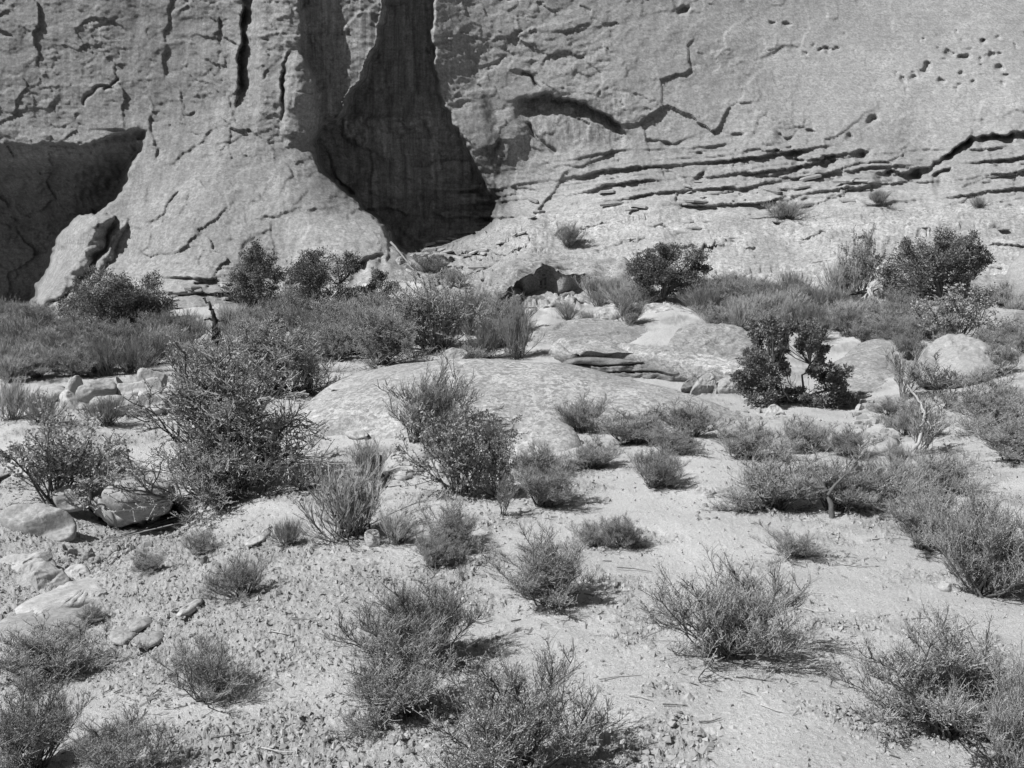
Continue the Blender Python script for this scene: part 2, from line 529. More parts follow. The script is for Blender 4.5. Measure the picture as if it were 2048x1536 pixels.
# grooves and joints of the left wall
vedge([(345,-40),(338,40),(330,75),(328,120),(330,160)], 0.7, 20)
vedge([(492,-300),(490,-40),(484,60),(480,120),(476,180),(472,225)], 1.6, 16, lip=0.15)
vedge([(300,190),(306,215),(300,260),(318,300),(310,330)], 0.7, 22)
vedge([(360,170),(368,205),(360,250)], 0.4, 12)
vedge([(215,40),(200,20),(212,-30)], 0.3, 20)
ledge([(150,62),(185,58),(215,38),(250,30)], 0.4, 12)
ledge([(228,268),(262,262),(292,258)], 0.7, 34)
ledge([(345,38),(400,35),(470,42)], 0.25, 8)
vedge([(574,100),(566,150),(562,200),(566,235),(580,258)], 1.1, 6, lip=0.3)
vedge([(440,60),(436,110),(438,160)], 0.15, 16)
ledge([(-900,150),(60,172),(150,175)], 0.2, 10)
crack([(165,205),(200,172),(230,175)], 0.2, 3); crack([(210,180),(240,160)], 0.2, 2.5)
# the pillar, the flake and the skirt of the buttress, standing proud of the recess
left_edge = np.array([(598,-1000),(596,-40),(602,20),(606,60),(600,105),(622,150),(632,200),(630,255),(612,285),(640,348),(700,398),(757,447),(784,492),(800,512)], float)
ridge = np.array([(790,-1000),(772,-40),(752,75),(737,108),(722,148),(692,188),(672,242),(650,300),(640,360)], float)
right_edge = np.array([(872,-1000),(870,0),(866,85),(876,150),(884,214),(908,235),(955,320),(998,395),(1004,438),(960,470),(850,506)], float)
le = np.interp(wy, left_edge[:, 1], left_edge[:, 0])
ri = np.interp(wy, ridge[:, 1], ridge[:, 0])
re = np.interp(wy, right_edge[:9, 1], right_edge[:9, 0])
floor_y = np.interp(wx, [600, 800, 850, 960, 1004], [400, 512, 506, 470, 438])
E -= 0.45 * sstep(500, 522, x) * sstep(5, -4, wx - le) * sstep(300, 180, y)
E -= 0.5 * sstep(564, 574, wx) * np.sqrt(np.clip((le - wx) / 26, 0, 1)) * taper(wy, 104, 292, 26)
inrec = sstep(-2, 9, wx - le) * sstep(2, -9, wx - re)
upper = sstep(262, 225, wy)
# between pillar and ridge: the wall falls back towards the pillar; right of the ridge: a second, deeper groove
hA = 0.3 + 0.45 * np.clip((ri - wx) / 110.0, 0.03, 1)
hB = 3.0 * sstep(0, 18, wx - ri) * np.clip(1.05 - (wx - ri) / 330.0, 0.45, 1)
up = np.where(wx < ri, hA, hB)
# below: the alcove under its arched brow
lowd = 3.0 * sstep(0, 25, wx - le) * sstep(0, 30, re - wx) ** 0.7 + 0.5 * sstep(0, 12, re - wx)
lowd = np.minimum(lowd, 3.0) / 3.0 * np.maximum(np.interp(y, [225, 270, 330, 400, 470, 510], [45.0, 46.2, 46.8, 46.6, 45.6, 44.0]) - D[R], 0.3)
rec = (up * upper + lowd * (1 - upper)) * inrec * sstep(floor_y + 12, floor_y - 8, wy)
E += rec
RECESS = inrec * sstep(floor_y + 6, floor_y - 10, wy)
ledge([(715,142),(745,160),(765,182),(800,186)], 0.5, 22)
ledge([(690,228),(760,262),(800,268),(850,244),(884,216)], 0.5, 30)
vedge([(818,250),(800,290),(770,330),(740,365)], 0.35, 30)
ledge([(650,395),(740,400),(830,395),(950,398),(1000,396)], 0.7, 30)
# brow of the arch, right of the recess
ledge([(884,216),(930,200),(985,196),(1020,201),(1060,192),(1100,186),(1140,192),(1180,206),(1230,240),(1268,284)], 0.5, 26, lip=0.3)
ledge([(1025,204),(1100,190),(1180,210),(1230,244),(1266,286)], 1.3, 46, end=40, lip=0.0, var=False)
for poly in ([(1060,250),(1110,258),(1180,290),(1190,345),(1130,352),(1060,300)], [(985,225),(1020,215),(1062,250),(1045,300),(1010,340),(985,300)],
             [(1090,330),(1150,300),(1190,330),(1180,370),(1110,375)]):
    sel = (x > 960) & (x < 1220) & (y > 190) & (y < 400)
    ins = inside(poly, wx[sel], wy[sel])
    dd = seg_dist(poly + poly[:1], wx[sel], wy[sel])
    E[sel] -= 0.2 * np.clip(dd / 30, 0, 1) * ins
crack([(1055,250),(1075,275),(1110,300)], 0.35, 4)
# long rising ledges on the right-hand wall
ledge([(1000,72),(1060,66),(1120,62),(1180,58),(1260,40),(1340,20),(1420,-10)], 0.3, 16)
ledge([(900,88),(925,70),(960,85),(1000,60),(1030,72)], 0.28, 14)
ledge([(930,128),(965,132),(1000,118),(1020,98)], 0.5, 12)
ledge([(880,135),(925,128),(955,138)], 0.35, 10)
vedge([(922,40),(918,62),(905,82)], 0.35, 12)
vedge([(1064,115),(1058,145),(1078,172)], 0.25, 10)
crack([(1040,148),(1060,150),(1080,175)], 0.3, 3)
ledge([(1210,90),(1245,92),(1260,94)], 0.15, 5)
vedge([(1255,150),(1285,200),(1275,216)], 0.12, 6)
ledge([(1330,45),(1370,30),(1420,24)], 0.35, 8)
ledge([(1440,32),(1470,45),(1505,52)], 0.3, 10)
ledge([(1510,118),(1545,105),(1565,92),(1610,97)], 0.7, 13)
ledge([(1410,145),(1440,138),(1460,125)], 0.25, 7)
ledge([(1545,225),(1570,212),(1600,195)], 0.15, 5)
ledge([(1445,208),(1490,192),(1540,188)], 0.12, 5)
# undercut bedding zone at the foot of the right-hand wall
ledge([(1290,276),(1320,285),(1360,288),(1390,268)], 0.7, 12)
ledge([(1440,272),(1470,270),(1500,262)], 0.45, 10)
ledge([(1545,262),(1575,275),(1600,258)], 0.6, 10)
ledge([(1480,302),(1530,300),(1575,304),(1610,300)], 0.9, 14)
ledge([(1580,320),(1620,318),(1660,312),(1700,305),(1745,300)], 1.1, 14)
ledge([(1540,352),(1600,333),(1660,322),(1745,301)], 0.5, 10)
ledge([(1745,345),(1800,345),(1860,332),(1905,300),(1950,272),(2010,270),(2060,262),(2300,250)], 1.5, 22, lip=0.1)
ledge([(1790,308),(1840,318),(1890,322)], 0.3, 8)
ledge([(1800,352),(1850,342),(1880,335),(1910,345)], 0.8, 14)
ledge([(1865,352),(1885,340),(1905,335)], 1.4, 18, end=8)
ledge([(1940,248),(1955,240),(1975,240)], 0.5, 8, end=8)
ledge([(1990,240),(2020,222),(2060,222),(2200,215)], 0.6, 16)
ledge([(1350,318),(1400,305),(1420,318)], 0.45, 10); ledge([(1375,365),(1395,350),(1412,338)], 0.6, 16, end=8)
ledge([(1480,345),(1540,352),(1640,360),(1700,358)], 0.5, 9)
ledge([(1520,380),(1560,378),(1610,372),(1650,382)], 0.5, 9)
ledge([(1600,394),(1660,392),(1720,378),(1760,366)], 0.6, 10)
ledge([(1450,412),(1490,410),(1520,412),(1560,400),(1640,396)], 0.7, 11)
ledge([(1340,405),(1400,412),(1450,420)], 0.5, 9)
ledge([(1270,320),(1300,330),(1350,345),(1380,372)], 0.35, 12)
ledge([(1960,368),(1985,362),(2010,366)], 0.5, 9, end=8)
ledge([(2020,335),(2060,325),(2300,320)], 0.4, 9)
ledge([(1640,405),(1680,412),(1730,405)], 0.35, 8)
# tafoni: small round pits weathered into the upper right wall
rng = np.random.default_rng(4)
pits = [(1545,48,4),(1577,52,5),(1586,52,2.5),(1640,103,4),(1654,98,4),(1666,98,3),(1856,134,6),(1809,160,5),(1827,152,5),(1930,114,7),
        (1924,144,5),(1998,138,7),(1960,115,4),(1965,130,3),(1990,78,3),(1968,84,3),(1944,163,4),(1746,240,8),(1622,262,5),(1699,273,5),
        (1580,297,4),(1612,105,3),(1690,65,2.5),(1911,64,3),(1847,79,3),(1925,82,3),(1368,20,9),(1880,95,3),(1940,100,3),(2010,150,4)]
for i in range(40):
    c0 = [(1940, 110, 60, 14), (1980, 85, 50, 10), (1860, 145, 40, 12), (1650, 100, 30, 6), (1930, 165, 60, 10)][i % 5]
    pits.append((c0[0] + rng.normal(0, c0[2]), c0[1] + rng.normal(0, c0[3]), rng.gamma(2, 0.9) + 1.2))
fr0 = np.random.default_rng(8)
for (ax, ay, r) in pits:
    sel = (np.abs(x - ax) < 4 * r + 6) & (np.abs(y - ay) < 4 * r + 6)
    q = np.hypot((wx[sel] - ax) / fr0.uniform(1.0, 1.9), wy[sel] - ay) / r
    E[sel] += 0.05 * r * np.exp(-q ** 4)
# joints, flakes and scars of the buttress
for pts, A, w in [([(352,390),(335,405),(315,430),(302,445)], .5, 4), ([(378,392),(368,412),(360,428)], .35, 4), ([(395,470),(375,490),(360,505)], .5, 4),
                  ([(392,440),(385,455),(398,475)], .2, 3), ([(545,445),(542,475),(545,490)], .35, 2.5), ([(520,465),(545,462)], .3, 2.5),
                  ([(505,478),(488,495),(478,515)], .3, 3), ([(490,435),(492,445)], .2, 2), ([(302,470),(300,490),(285,505)], .3, 4),
                  ([(250,440),(232,475),(205,520),(190,540)], .6, 5), ([(518,438),(560,430),(600,420),(640,415)], .3, 3), ([(590,410),(615,385)], .25, 2.5),
                  ([(600,355),(625,345)], .15, 2.5), ([(425,292),(455,285),(480,275)], .2, 3), ([(455,318),(490,310)], .2, 3)]:
    flake(pts, A * 0.2, w * 8)
ledge([(270,350),(300,345),(340,357),(352,360)], 0.4, 7)
ledge([(322,335),(352,318),(380,300),(420,264),(472,238)], 0.55, 12)
vedge([(610,285),(622,310),(640,345)], 0.4, 14)
ledge([(430,290),(470,278),(540,262),(610,268)], 0.25, 8)
ledge([(520,440),(580,428),(650,416),(720,402)], 0.3, 8)
ledge([(600,490),(640,482),(660,488)], 0.3, 7)
ledge([(280,400),(330,408),(385,398)], 0.2, 8)
ledge([(565,575),(590,552),(620,520),(640,505)], 0.9, 16)        # leaning flake behind the tall juniper
ledge([(695,515),(720,522),(750,510),(775,500)], 1.0, 30)         # undercut of the nose
vedge([(776,470),(782,500),(770,530)], 0.8, 20)
ledge([(240,560),(300,560),(335,565)], 0.4, 8); ledge([(340,600),(400,590),(450,582)], 0.3, 7)
ledge([(330,585),(370,572),(400,560)], 0.35, 7)

# countless smaller scars where flakes have come off
fr_ = np.random.default_rng(12)
for k in range(300):
    ax = fr_.uniform(-30, 2080); ay = fr_.uniform(-20, 440)
    if ax < 800: ay = fr_.uniform(-20, 600)
    if 620 < ax < 1000 and ay > -30 and fr_.random() < 0.6: continue
    L = fr_.gamma(2.0, 11) + 8; an = fr_.choice([fr_.normal(-0.35, 0.4), fr_.normal(1.9, 0.35)], p=[0.68, 0.32])
    c_ = fr_.normal(0, 0.25) * L
    dx, dy = math.cos(an) * L / 2, math.sin(an) * L / 2
    big = 0.45 if (ax > 1400 and ay < 260) else 1.0
    flake([(ax - dx, ay - dy), (ax + dy / L * c_, ay - dx / L * c_), (ax + dx, ay + dy)], big * fr_.uniform(0.01, 0.035), fr_.uniform(12, 45))

# general texture of the stone
Wx = (x - 1024) / F * 44; Wz = -(y - 343) / F * 44
dip = Wz - 0.10 * (Wx + 3) * sstep(900, 1300, x)
n1 = fbm(Wx * 0.30, Wz * 0.26, 21, 3)
n2 = fbm(Wx * 0.5 + 0.8 * n1, dip * 0.8 + 0.4 * n1, 22, 5, 0.5)
n2b = fbm(Wx * 0.85 - n1, dip * 1.5, 32, 4, 0.55)
n3 = fbm(Wx * 2.0 + n2, dip * 3.6 + n2, 23, 4, 0.6)
pm1 = sstep(-0.15, 0.3, fbm(Wx * 0.22, Wz * 0.22, 24, 2)); pm2 = sstep(0.0, 0.35, fbm(Wx * 0.35 + 9, Wz * 0.5, 26, 3))
smooth_face = 1 - 0.6 * sstep(1350, 1600, x) * sstep(280, 200, y)
skirt = sstep(240, 300, y) * sstep(60, 140, x) * sstep(790, 700, x) * sstep(560, 520, y)
T = 0.22 * n1 + 0.06 * terrace(n2, 4, 0.12) + 0.03 * n2
T += 0.30 * facets2(Wx * 0.42 + 0.1 * Wz, dip * 0.5, 70, 0.5, 1.0)
T += 0.14 * facets2(Wx * 1.05, dip * 1.35 + 0.2 * Wx, 71, 0.5, 1.1) * (0.35 + 0.8 * pm1) * (1 - 0.25 * skirt)
T += 0.05 * facets2(Wx * 4.6, dip * 7.5 + 0.5 * Wx, 78, 0.6, 1.0) * (0.2 + 0.8 * pm1)
T += 0.095 * facets2(Wx * 2.4, dip * 3.8 + 0.4 * Wx, 72, 0.6, 1.0) * (0.3 + 0.9 * pm2) * (1 - 0.2 * skirt)
T += (0.03 * terrace(n3, 3, 0.2) + 0.02 * n3) * (0.15 + 0.9 * pm2)
T += 0.014 * fbm(Wx * 6, dip * 10, 25, 4, 0.7)
# thin bedded, platy zones
plate = np.clip(sstep(1000, 1200, x) * sstep(275, 310, y) + sstep(840, 960, x) * sstep(330, 400, y)
                + sstep(500, 560, y) * sstep(180, 260, x) * sstep(500, 440, x), 0, 1)
n4 = dip * 1.5 + 0.7 * fbm(Wx * 0.13, dip * 0.3, 27, 3) + 0.18 * fbm(Wx * 0.9, dip * 1.2, 28, 3)
fr = n4 - np.floor(n4)
n5 = dip * 4.2 + 0.9 * fbm(Wx * 0.2, dip * 0.5, 76, 3) + 0.25 * fbm(Wx * 1.4, dip * 1.6, 77, 3)
fr5 = n5 - np.floor(n5)
amp = 0.25 + sstep(-0.25, 0.35, fbm(Wx * 0.25, dip * 0.6, 29, 2))
T += plate * amp * (0.42 * (sstep(0.0, 0.10, fr) * (1 - fr) - 0.3) + 0.13 * (sstep(0.0, 0.15, fr5) * (1 - fr5) - 0.3))
T += plate * 0.30 * facets2(Wx * 0.30, dip * 1.1, 74, 0.8, 1.0)
E -= T * smooth_face * (1 + 1.3 * RECESS * sstep(200, 270, y) + 1.2 * HOLLOW)
D[R] += E * mc[R] + 0.0

# ---- the overhanging lip in the bench, streaked with dark water stains
def bench_ledge(pts, A, h, end=14, soft=3.0):
    p = np.array(pts, float)
    b = wy - np.interp(wx, p[:, 0], p[:, 1])
    t = taper(wx, p[0, 0], p[-1, 0], end)
    D[R] += t * A * sstep(-soft, soft, b) * np.exp(-(np.maximum(b, 0) / h) ** 2) * (1 - mc[R])
hol = [(982,604),(998,566),(1050,548),(1130,543),(1196,550),(1206,582),(1120,598),(1040,610)]
sel = (x > 950) & (x < 1240) & (y > 520) & (y < 630)
hd = seg_dist(hol + hol[:1], wx[sel], wy[sel]) * np.where(inside(hol, wx[sel], wy[sel]), 1, -1)
tmp = D[R]; tmp[sel] += 2.4 * sstep(-4, 5, hd); D[R] = tmp
bench_ledge([(870,560),(905,548),(945,560)], 0.3, 10)
bench_ledge([(850,530),(900,518),(960,500),(1010,497),(1060,482)], 0.5, 12)
bench_ledge([(1030,622),(1100,612),(1180,606)], 0.35, 8)
bench_ledge([(1270,512),(1330,496),(1400,499),(1440,492)], 0.4, 9)
bench_ledge([(1400,500),(1450,487),(1520,492)], 0.35, 8)
bench_ledge([(1285,550),(1330,538),(1370,536)], 0.35, 8)
bench_ledge([(1100,470),(1160,452),(1230,440)], 0.4, 9)
bench_ledge([(1180,500),(1240,480),(1300,472)], 0.3, 8)
bench_ledge([(1800,470),(1870,462),(1940,468)], 0.3, 8)
bench_ledge([(1720,472),(1740,470),(1760,478)], 0.8, 12, end=6)
bench_ledge([(1600,478),(1640,470),(1665,466)], 0.4, 8)
bench_ledge([(1965,492),(2010,490),(2060,498)], 0.5, 9)
bench_ledge([(1968,452),(1990,455),(2010,458)], 0.3, 6)
bench_ledge([(1975,532),(2000,534),(2018,534)], 0.4, 8)

# the undercut below the layered boulder in the wash
RW = slice(int(np.searchsorted(YS, 990)), int(np.searchsorted(YS, 1100)))
gx, gy = PX[RW], PY[RW]
hw = [(180,1022),(230,1029),(300,1018),(350,1006),(385,1035),(350,1060),(260,1068),(200,1052)]
gd = seg_dist(hw + hw[:1], gx, gy) * np.where(inside(hw, gx, gy), 1, -1)
D[RW] += 1.1 * sstep(-3, 14, gd)

P = at(PX, PY, D)

# ---- relief of bench and ground: raised and lowered upright
X = P[..., 0]; Y = P[..., 1]
wb = mb * (1 - mc)
wg = 1 - mb
rb = np.where((wb > 0.01).any(1))[0]; RB = slice(rb[0], rb[-1] + 1)
xb, yb = X[RB], Y[RB]
nb = fbm(xb * 0.4, yb * 0.8, 41, 4)
nb2 = fbm(xb * 0.35 + nb, yb * 1.5 + nb, 42, 4, 0.5)
hb = 0.12 * nb + 0.20 * terrace(nb2, 4, 0.25) + 0.03 * nb2 + 0.012 * fbm(xb * 6, yb * 6, 43, 3, 0.6)
plb = sstep(1300, 950, PX[RB])
hb += 0.30 * facets2(xb * 0.35, yb * 0.9, 81, 0.7, 0.8) + 0.12 * facets2(xb * 0.9, yb * 2.2, 82, 0.8, 0.8)
hb += plb * 0.20 * terrace(fbm(xb * 0.5, yb * 1.2, 44, 3), 5, 0.22)
P[RB, :, 2] += hb * wb[RB]

rg = np.where((wg > 0.01).any(1))[0]; RG = slice(rg[0], rg[-1] + 1)
xg, yg = X[RG], Y[RG]; pxg, pyg = PX[RG], PY[RG]
near = sstep(16, 9, yg)
und = fbm(xg * 0.55, yg * 0.55, 51, 3)
patch = fbm(xg * 0.9 + 4, yg * 0.9, 52, 4, 0.55)
trail = np.exp(-(seg_dist([(1560,1700),(1500,1450),(1420,1150),(1400,1000),(1420,930)], pxg, pyg) / 75.0) ** 2)
trail += np.exp(-(seg_dist([(1150,1150),(1060,1280),(1250,1420)], pxg, pyg) / 45.0) ** 2)
slope = sstep(900, 500, pxg) * sstep(1000, 1090, pyg) * sstep(1420, 1300, pyg)
crust = np.clip(sstep(-0.05, 0.25, patch) + 0.75 * slope - 0.9 * trail, 0, 1)
f1 = fbm(xg * 3.2, yg * 3.2, 53, 5, 0.62); f2 = fbm(xg * 9, yg * 9, 54, 4, 0.65); f3 = fbm(xg * 26, yg * 26, 55, 3, 0.7)
clod = 0.055 * terrace(f1 + 0.25 * f2, 5, 0.35) + 0.045 * sstep(0.02, 0.25, f2) * (0.6 + f3) + 0.02 * f3
hg = 0.05 * und + 0.02 * fbm(xg * 1.6, yg * 1.6, 56, 3)
hg += 0.8 * crust * clod
hg += (1 - crust) * (0.008 * sstep(0.12, 0.35, f2) * (0.6 + f3) + 0.006 * f3 + 0.008 * f1)
P[RG, :, 2] += hg * wg[RG]

# ---- split the sheet into cliff, bench and ground
idx = np.arange(NY * NX).reshape(NY, NX)
Q4 = np.stack([idx[:-1, :-1], idx[1:, :-1], idx[1:, 1:], idx[:-1, 1:]], -1).reshape(-1, 4)
fy_ = (PY[:-1, :-1] + PY[1:, 1:]) / 2; fx_ = (PX[:-1, :-1] + PX[1:, 1:]) / 2
reg = np.full(fy_.shape, 2)
reg[fy_ < line_y(BENCH_LINE, fx_)] = 1
reg[fy_ < line_y(CLIFF_LINE, fx_)] = 0
reg = reg.ravel()

# tone of the stone: black streak, painted shade in recesses, lighter and darker areas
tone = np.ones((NY, NX))
tx = x + 9 * perlin(x / 16, y / 30, 61) + 5 * perlin(x / 6, y / 14, 62)
streak_black = np.exp(-(np.abs(tx - np.interp(y, [150, 200, 260, 330, 400, 440], [975, 972, 982, 990, 998, 1005])) / np.interp(y, [150, 200, 300, 400], [8, 14, 28, 22])) ** 2)
streak_black *= sstep(170, 205, y) * sstep(445, 405, y) * (0.55 + 0.45 * sstep(-0.2, 0.2, fbm(x / 14, y / 22, 63, 3)))
lo = 1 - 0.8 * streak_black
lo *= 1 - 0.30 * HOLLOW * sstep(330, 420, y)  # shade low in the hollow painted into the tone
lo *= 1 - 0.25 * RECESS * sstep(380, 430, y)  # shade at the alcove foot painted into the tone
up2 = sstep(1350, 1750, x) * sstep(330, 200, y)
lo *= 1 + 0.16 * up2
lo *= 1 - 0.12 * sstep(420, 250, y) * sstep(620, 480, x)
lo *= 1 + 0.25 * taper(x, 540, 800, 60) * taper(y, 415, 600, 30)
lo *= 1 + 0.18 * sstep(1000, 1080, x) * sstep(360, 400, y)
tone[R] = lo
bsx = x + 6 * perlin(x / 9, y / 30, 65)
dark = 0 * taper(bsx, 985, 1185, 10) * sstep(548, 556, y) * sstep(604, 596, y) * (0.45 + 0.55 * sstep(-0.12, 0.12, perlin(bsx / 11, y / 80, 66)))
tone[R] *= 1 - 0.6 * dark
ton_g = np.ones_like(xg)
ton_g *= 1 - 0.26 * crust - 0.08 * sstep(15, 24, yg)
ton_g *= 1 + 0.10 * trail
tone[RG] = tone[RG] * (1 - wg[RG]) + ton_g * wg[RG]
streak = np.zeros((NY, NX))
arch = taper(x, 1030, 1270, 30) * sstep(190, 205, y) * sstep(330, 270, y)
streak[R] = np.clip(0.3 * sstep(0, 60, 1000 - x) + 0.7 * RECESS + 0.9 * arch + 0.15, 0, 1)
litter = np.zeros((NY, NX))
litter[RG] = np.clip(sstep(-0.1, 0.3, fbm(xg * 1.3, yg * 1.3, 58, 3)) * 0.8 + 0.15, 0, 1) * (1 - np.clip(trail, 0, 0.85))

flat = P.reshape(-1, 3)
def sub(k, name, mat, **kw):
    q = Q4[reg == k]
    u, inv = np.unique(q.ravel(), return_inverse=True)
    me = quad_mesh(name, flat[u], inv.reshape(-1, 4))
    fattr(me, 'tone', tone.ravel()[u]); fattr(me, 'streak', streak.ravel()[u]); fattr(me, 'litter', litter.ravel()[u])
    return link(name, me, mat, kind='structure', **kw)
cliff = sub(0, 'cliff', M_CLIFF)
bench = sub(1, 'slickrock_bench', M_BENCH)
ground = sub(2, 'ground', M_SAND)

def spot(px, py):
    """point of the terrain seen at a pixel"""
    i = int(np.clip(np.searchsorted(YS, py), 0, NY - 1)); j = int(np.clip(np.searchsorted(XS, px), 0, NX - 1))
    return P[i, j]

CRUST = np.zeros((NY, NX)); CRUST[RG] = crust * wg[RG]
# ------------------------------------------------------------------ boulders and slabs
def spline(pts, n):
    """closed Catmull-Rom curve through an outline"""
    p = np.array(pts, float)
    m = len(p)
    t = np.linspace(0, m, n, endpoint=False)
    i = t.astype(int); f = (t - i)[:, None]
    a, b, c, d = p[(i - 1) % m], p[i % m], p[(i + 1) % m], p[(i + 2) % m]
    return 0.5 * (2 * b + (c - a) * f + (2 * a - 5 * b + 4 * c - d) * f ** 2 + (3 * b - a - 3 * c + d) * f ** 3)

def noise3(v, s, seed, octv=3, gain=0.5):
    return (fbm(v[:, 0] * s, v[:, 1] * s + 0.7 * v[:, 2] * s, seed, octv, gain) + fbm(v[:, 2] * s, v[:, 0] * s - 0.5 * v[:, 1] * s, seed + 7, octv, gain)) * 0.7

ROCK_SEED = [100]
def rock(name, outline, mat, label, cat='rock', group=None, d=None, slant=None, bulge=None, facets=3, power=0.42, rough=1.0,
         strata=0.3, parent=None, n=60, m=16, sink=True, over=0.0, flat=None):
    """a solid stone with the given silhouette, its own distance, depth and thickness"""
    ROCK_SEED[0] += 1
    seed = ROCK_SEED[0]
    rg_ = np.random.default_rng(seed)
    o = np.array(outline, float)
    w_px = np.ptp(o[:, 0]); h_px = np.ptp(o[:, 1])
    bx, by = o[:, 0].mean(), o[:, 1].max()
    if d is None or slant == 'g': d = float(spot(bx, by)[1])
    lie = slant == 'g'
    if lie: slant = max(float(spot(bx, o[:, 1].min())[1]) - d, 0.1); sink = False
    w = w_px * d / F; h = h_px * d / F
    if sink:                                  # the foot of the stone goes into the ground
        low = o[:, 1] > by - 0.3 * h_px
        o[low, 1] += 0.16 * h_px
    e = -float(ray(bx, by)[1])
    if slant is None: slant = min(h * 0.9 / max(e, 0.12), w * 0.55)
    if bulge is None: bulge = 0.32 * min(w, h * 1.6)
    cxy = np.array([o[:, 0].mean(), (o[:, 1].min() + o[:, 1].max()) / 2])
    c = spline(o, n)
    y0, y1 = o[:, 1].min(), o[:, 1].max()
    # plane normal of the slanted outline, towards camera and sky
    a_, b_, c_ = at(bx, y1, d), at(bx, y0, d + slant), at(bx + w_px, y1, d)
    nn = np.cross(c_ - a_, b_ - a_); nn /= np.linalg.norm(nn)
    if nn[1] > 0: nn = -nn
    sc = 1.0 / max(w, 0.15)
    fac = [(rg_.uniform(0, 2 * math.pi), rg_.uniform(0.5, 0.85), rg_.uniform(0.7, 1.6)) for k in range(facets)]
    ctr = at(cxy[0], cxy[1], d + slant / 2)
    def shell(mm, side):
        rr = np.linspace(0, 1, mm + 1)[1:] ** 0.8
        ring = cxy + (c - cxy)[None] * rr[:, None, None]
        pts = np.concatenate([cxy[None], ring.reshape(-1, 2)])
        rad = np.concatenate([[0], np.repeat(rr, n)])
        base = at(pts[:, 0], pts[:, 1], d + slant * (y1 - pts[:, 1]) / (y1 - y0))
        prof = (1 - rad ** 2.2) ** power
        u = (pts[:, 0] - cxy[0]) / (w_px / 2); v = (pts[:, 1] - cxy[1]) / (h_px / 2)
        hgt = prof.copy()
        if side > 0:
            for an, off, sl in fac:
                hgt = np.minimum(hgt, np.maximum(off - sl * (u * math.cos(an) + v * math.sin(an) - 0.15), 0.02 + 0.15 * prof))
            if flat is not None: hgt = np.minimum(hgt, flat + 0.1 * prof)
            arr = base + nn * (bulge * hgt)[:, None]
            if over: arr[:, 1] += over * np.clip(v, 0, 1) ** 1.5 * prof * bulge
        else:
            arr = base - nn * (bulge * 0.9 * prof)[:, None]
            arr[:, 2] -= 0.15 * h * prof
        q = arr - ctr
        nz = noise3(q, 2.2 * sc, seed, 3) * 0.13 + noise3(q, 6 * sc, seed + 30, 4, 0.65) * 0.06
        st = 0
        if strata:
            ph = q[:, 2] / max(h, 0.1) * 5 + 1.4 * noise3(q, 2 * sc, seed + 50, 2)
            st = strata * (sstep(0.0, 0.25, ph - np.floor(ph)) - 0.5) * 0.1
        arr += nn * ((nz * rough + st) * w * 0.8 * np.minimum(prof * 2, 1))[:, None]
        arr[:, 0] += noise3(q, 3 * sc, seed + 60, 3) * 0.03 * rough * w
        arr[:, 2] += noise3(q, 3 * sc, seed + 70, 3) * 0.025 * rough * w
        return arr
    mb_ = max(4, m // 4)
    front = shell(m, 1); back = shell(mb_, -1)
    nv = len(front); nb_ = len(back) - n          # the rim is shared so that the stone is closed
    V = np.concatenate([front, back[:nb_]])
    i = np.arange(n); j = (i + 1) % n
    quads = []
    for k in range(m - 1):
        a = 1 + k * n
        quads.append(np.stack([a + i, a + n + i, a + n + j, a + j], -1))
    for k in range(mb_ - 1):
        a = nv + 1 + k * n
        nx_ = a + n if k < mb_ - 2 else nv - n
        quads.append(np.stack([a + i, a + j, nx_ + j, nx_ + i], -1))
    tri = np.concatenate([np.stack([np.zeros(n, int), 1 + i, 1 + j], -1), np.stack([np.full(n, nv), nv + 1 + j, nv + 1 + i], -1)])
    if sink: V[:, 2] -= 0.10 * h
    if lie: V[:, 2] += 0.02
    org = ctr.copy(); org[2] = V[:, 2].min()
    me = quad_mesh(name, V - org, np.concatenate(quads), tri)
    ob = link(name, me, mat, parent=parent, label=label, cat=cat, group=group, kind='thing' if parent is None else None)
    ob.location = org if parent is None else Vector(org) - parent.location
    return ob

def part_rock(parent, name, outline, mat, **kw):
    return rock(name, outline, mat, None, None, parent=parent, **kw)

def thing(name, label, cat, loc=(0, 0, 0), group=None):
    o = link(name, None, label=label, cat=cat, group=group, kind='thing')
    o.location = loc
    return o

# the broad dome in the middle of the picture
dome = rock('sandstone_dome', [(548,868),(575,835),(615,795),(660,762),(740,736),(850,721),(980,728),(1100,733),(1200,743),(1330,775),(1440,806),(1500,838),
                        (1440,862),(1300,872),(1150,880),(1000,890),(860,892),(760,886),(690,880),(620,874)], M_LICHEN,
     'broad lichen speckled sandstone dome lying in the middle of the wash', 'rock', d=15.6, slant=4.6, bulge=0.8, power=0.7, rough=0.16, facets=0, strata=0.0, n=260, m=70, sink=True)
for ol_ in ([(655,775),(690,766),(745,764),(775,768),(760,777),(690,781)], [(1034,780),(1052,771),(1086,775),(1120,786),(1096,790),(1056,785)], [(690,868),(705,860),(730,862),(735,872),(712,876)]):
    part_rock(dome, 'loose_plate', ol_, M_PALE, d=15.6 + 4.6 * (905 - ol_[0][1]) / 190 - 0.62, slant=0.35, bulge=0.06, rough=0.5, sink=False, n=40, m=10)
rock('low_hump', [(1012,905),(1030,862),(1068,842),(1115,838),(1150,858),(1165,900),(1130,930),(1060,935)], M_LICHEN,
     'small rounded lichened rock hump in front of the broad dome', d=13.9, slant=1.2, bulge=0.25, rough=0.4, facets=0, strata=0.0, n=110, m=30)
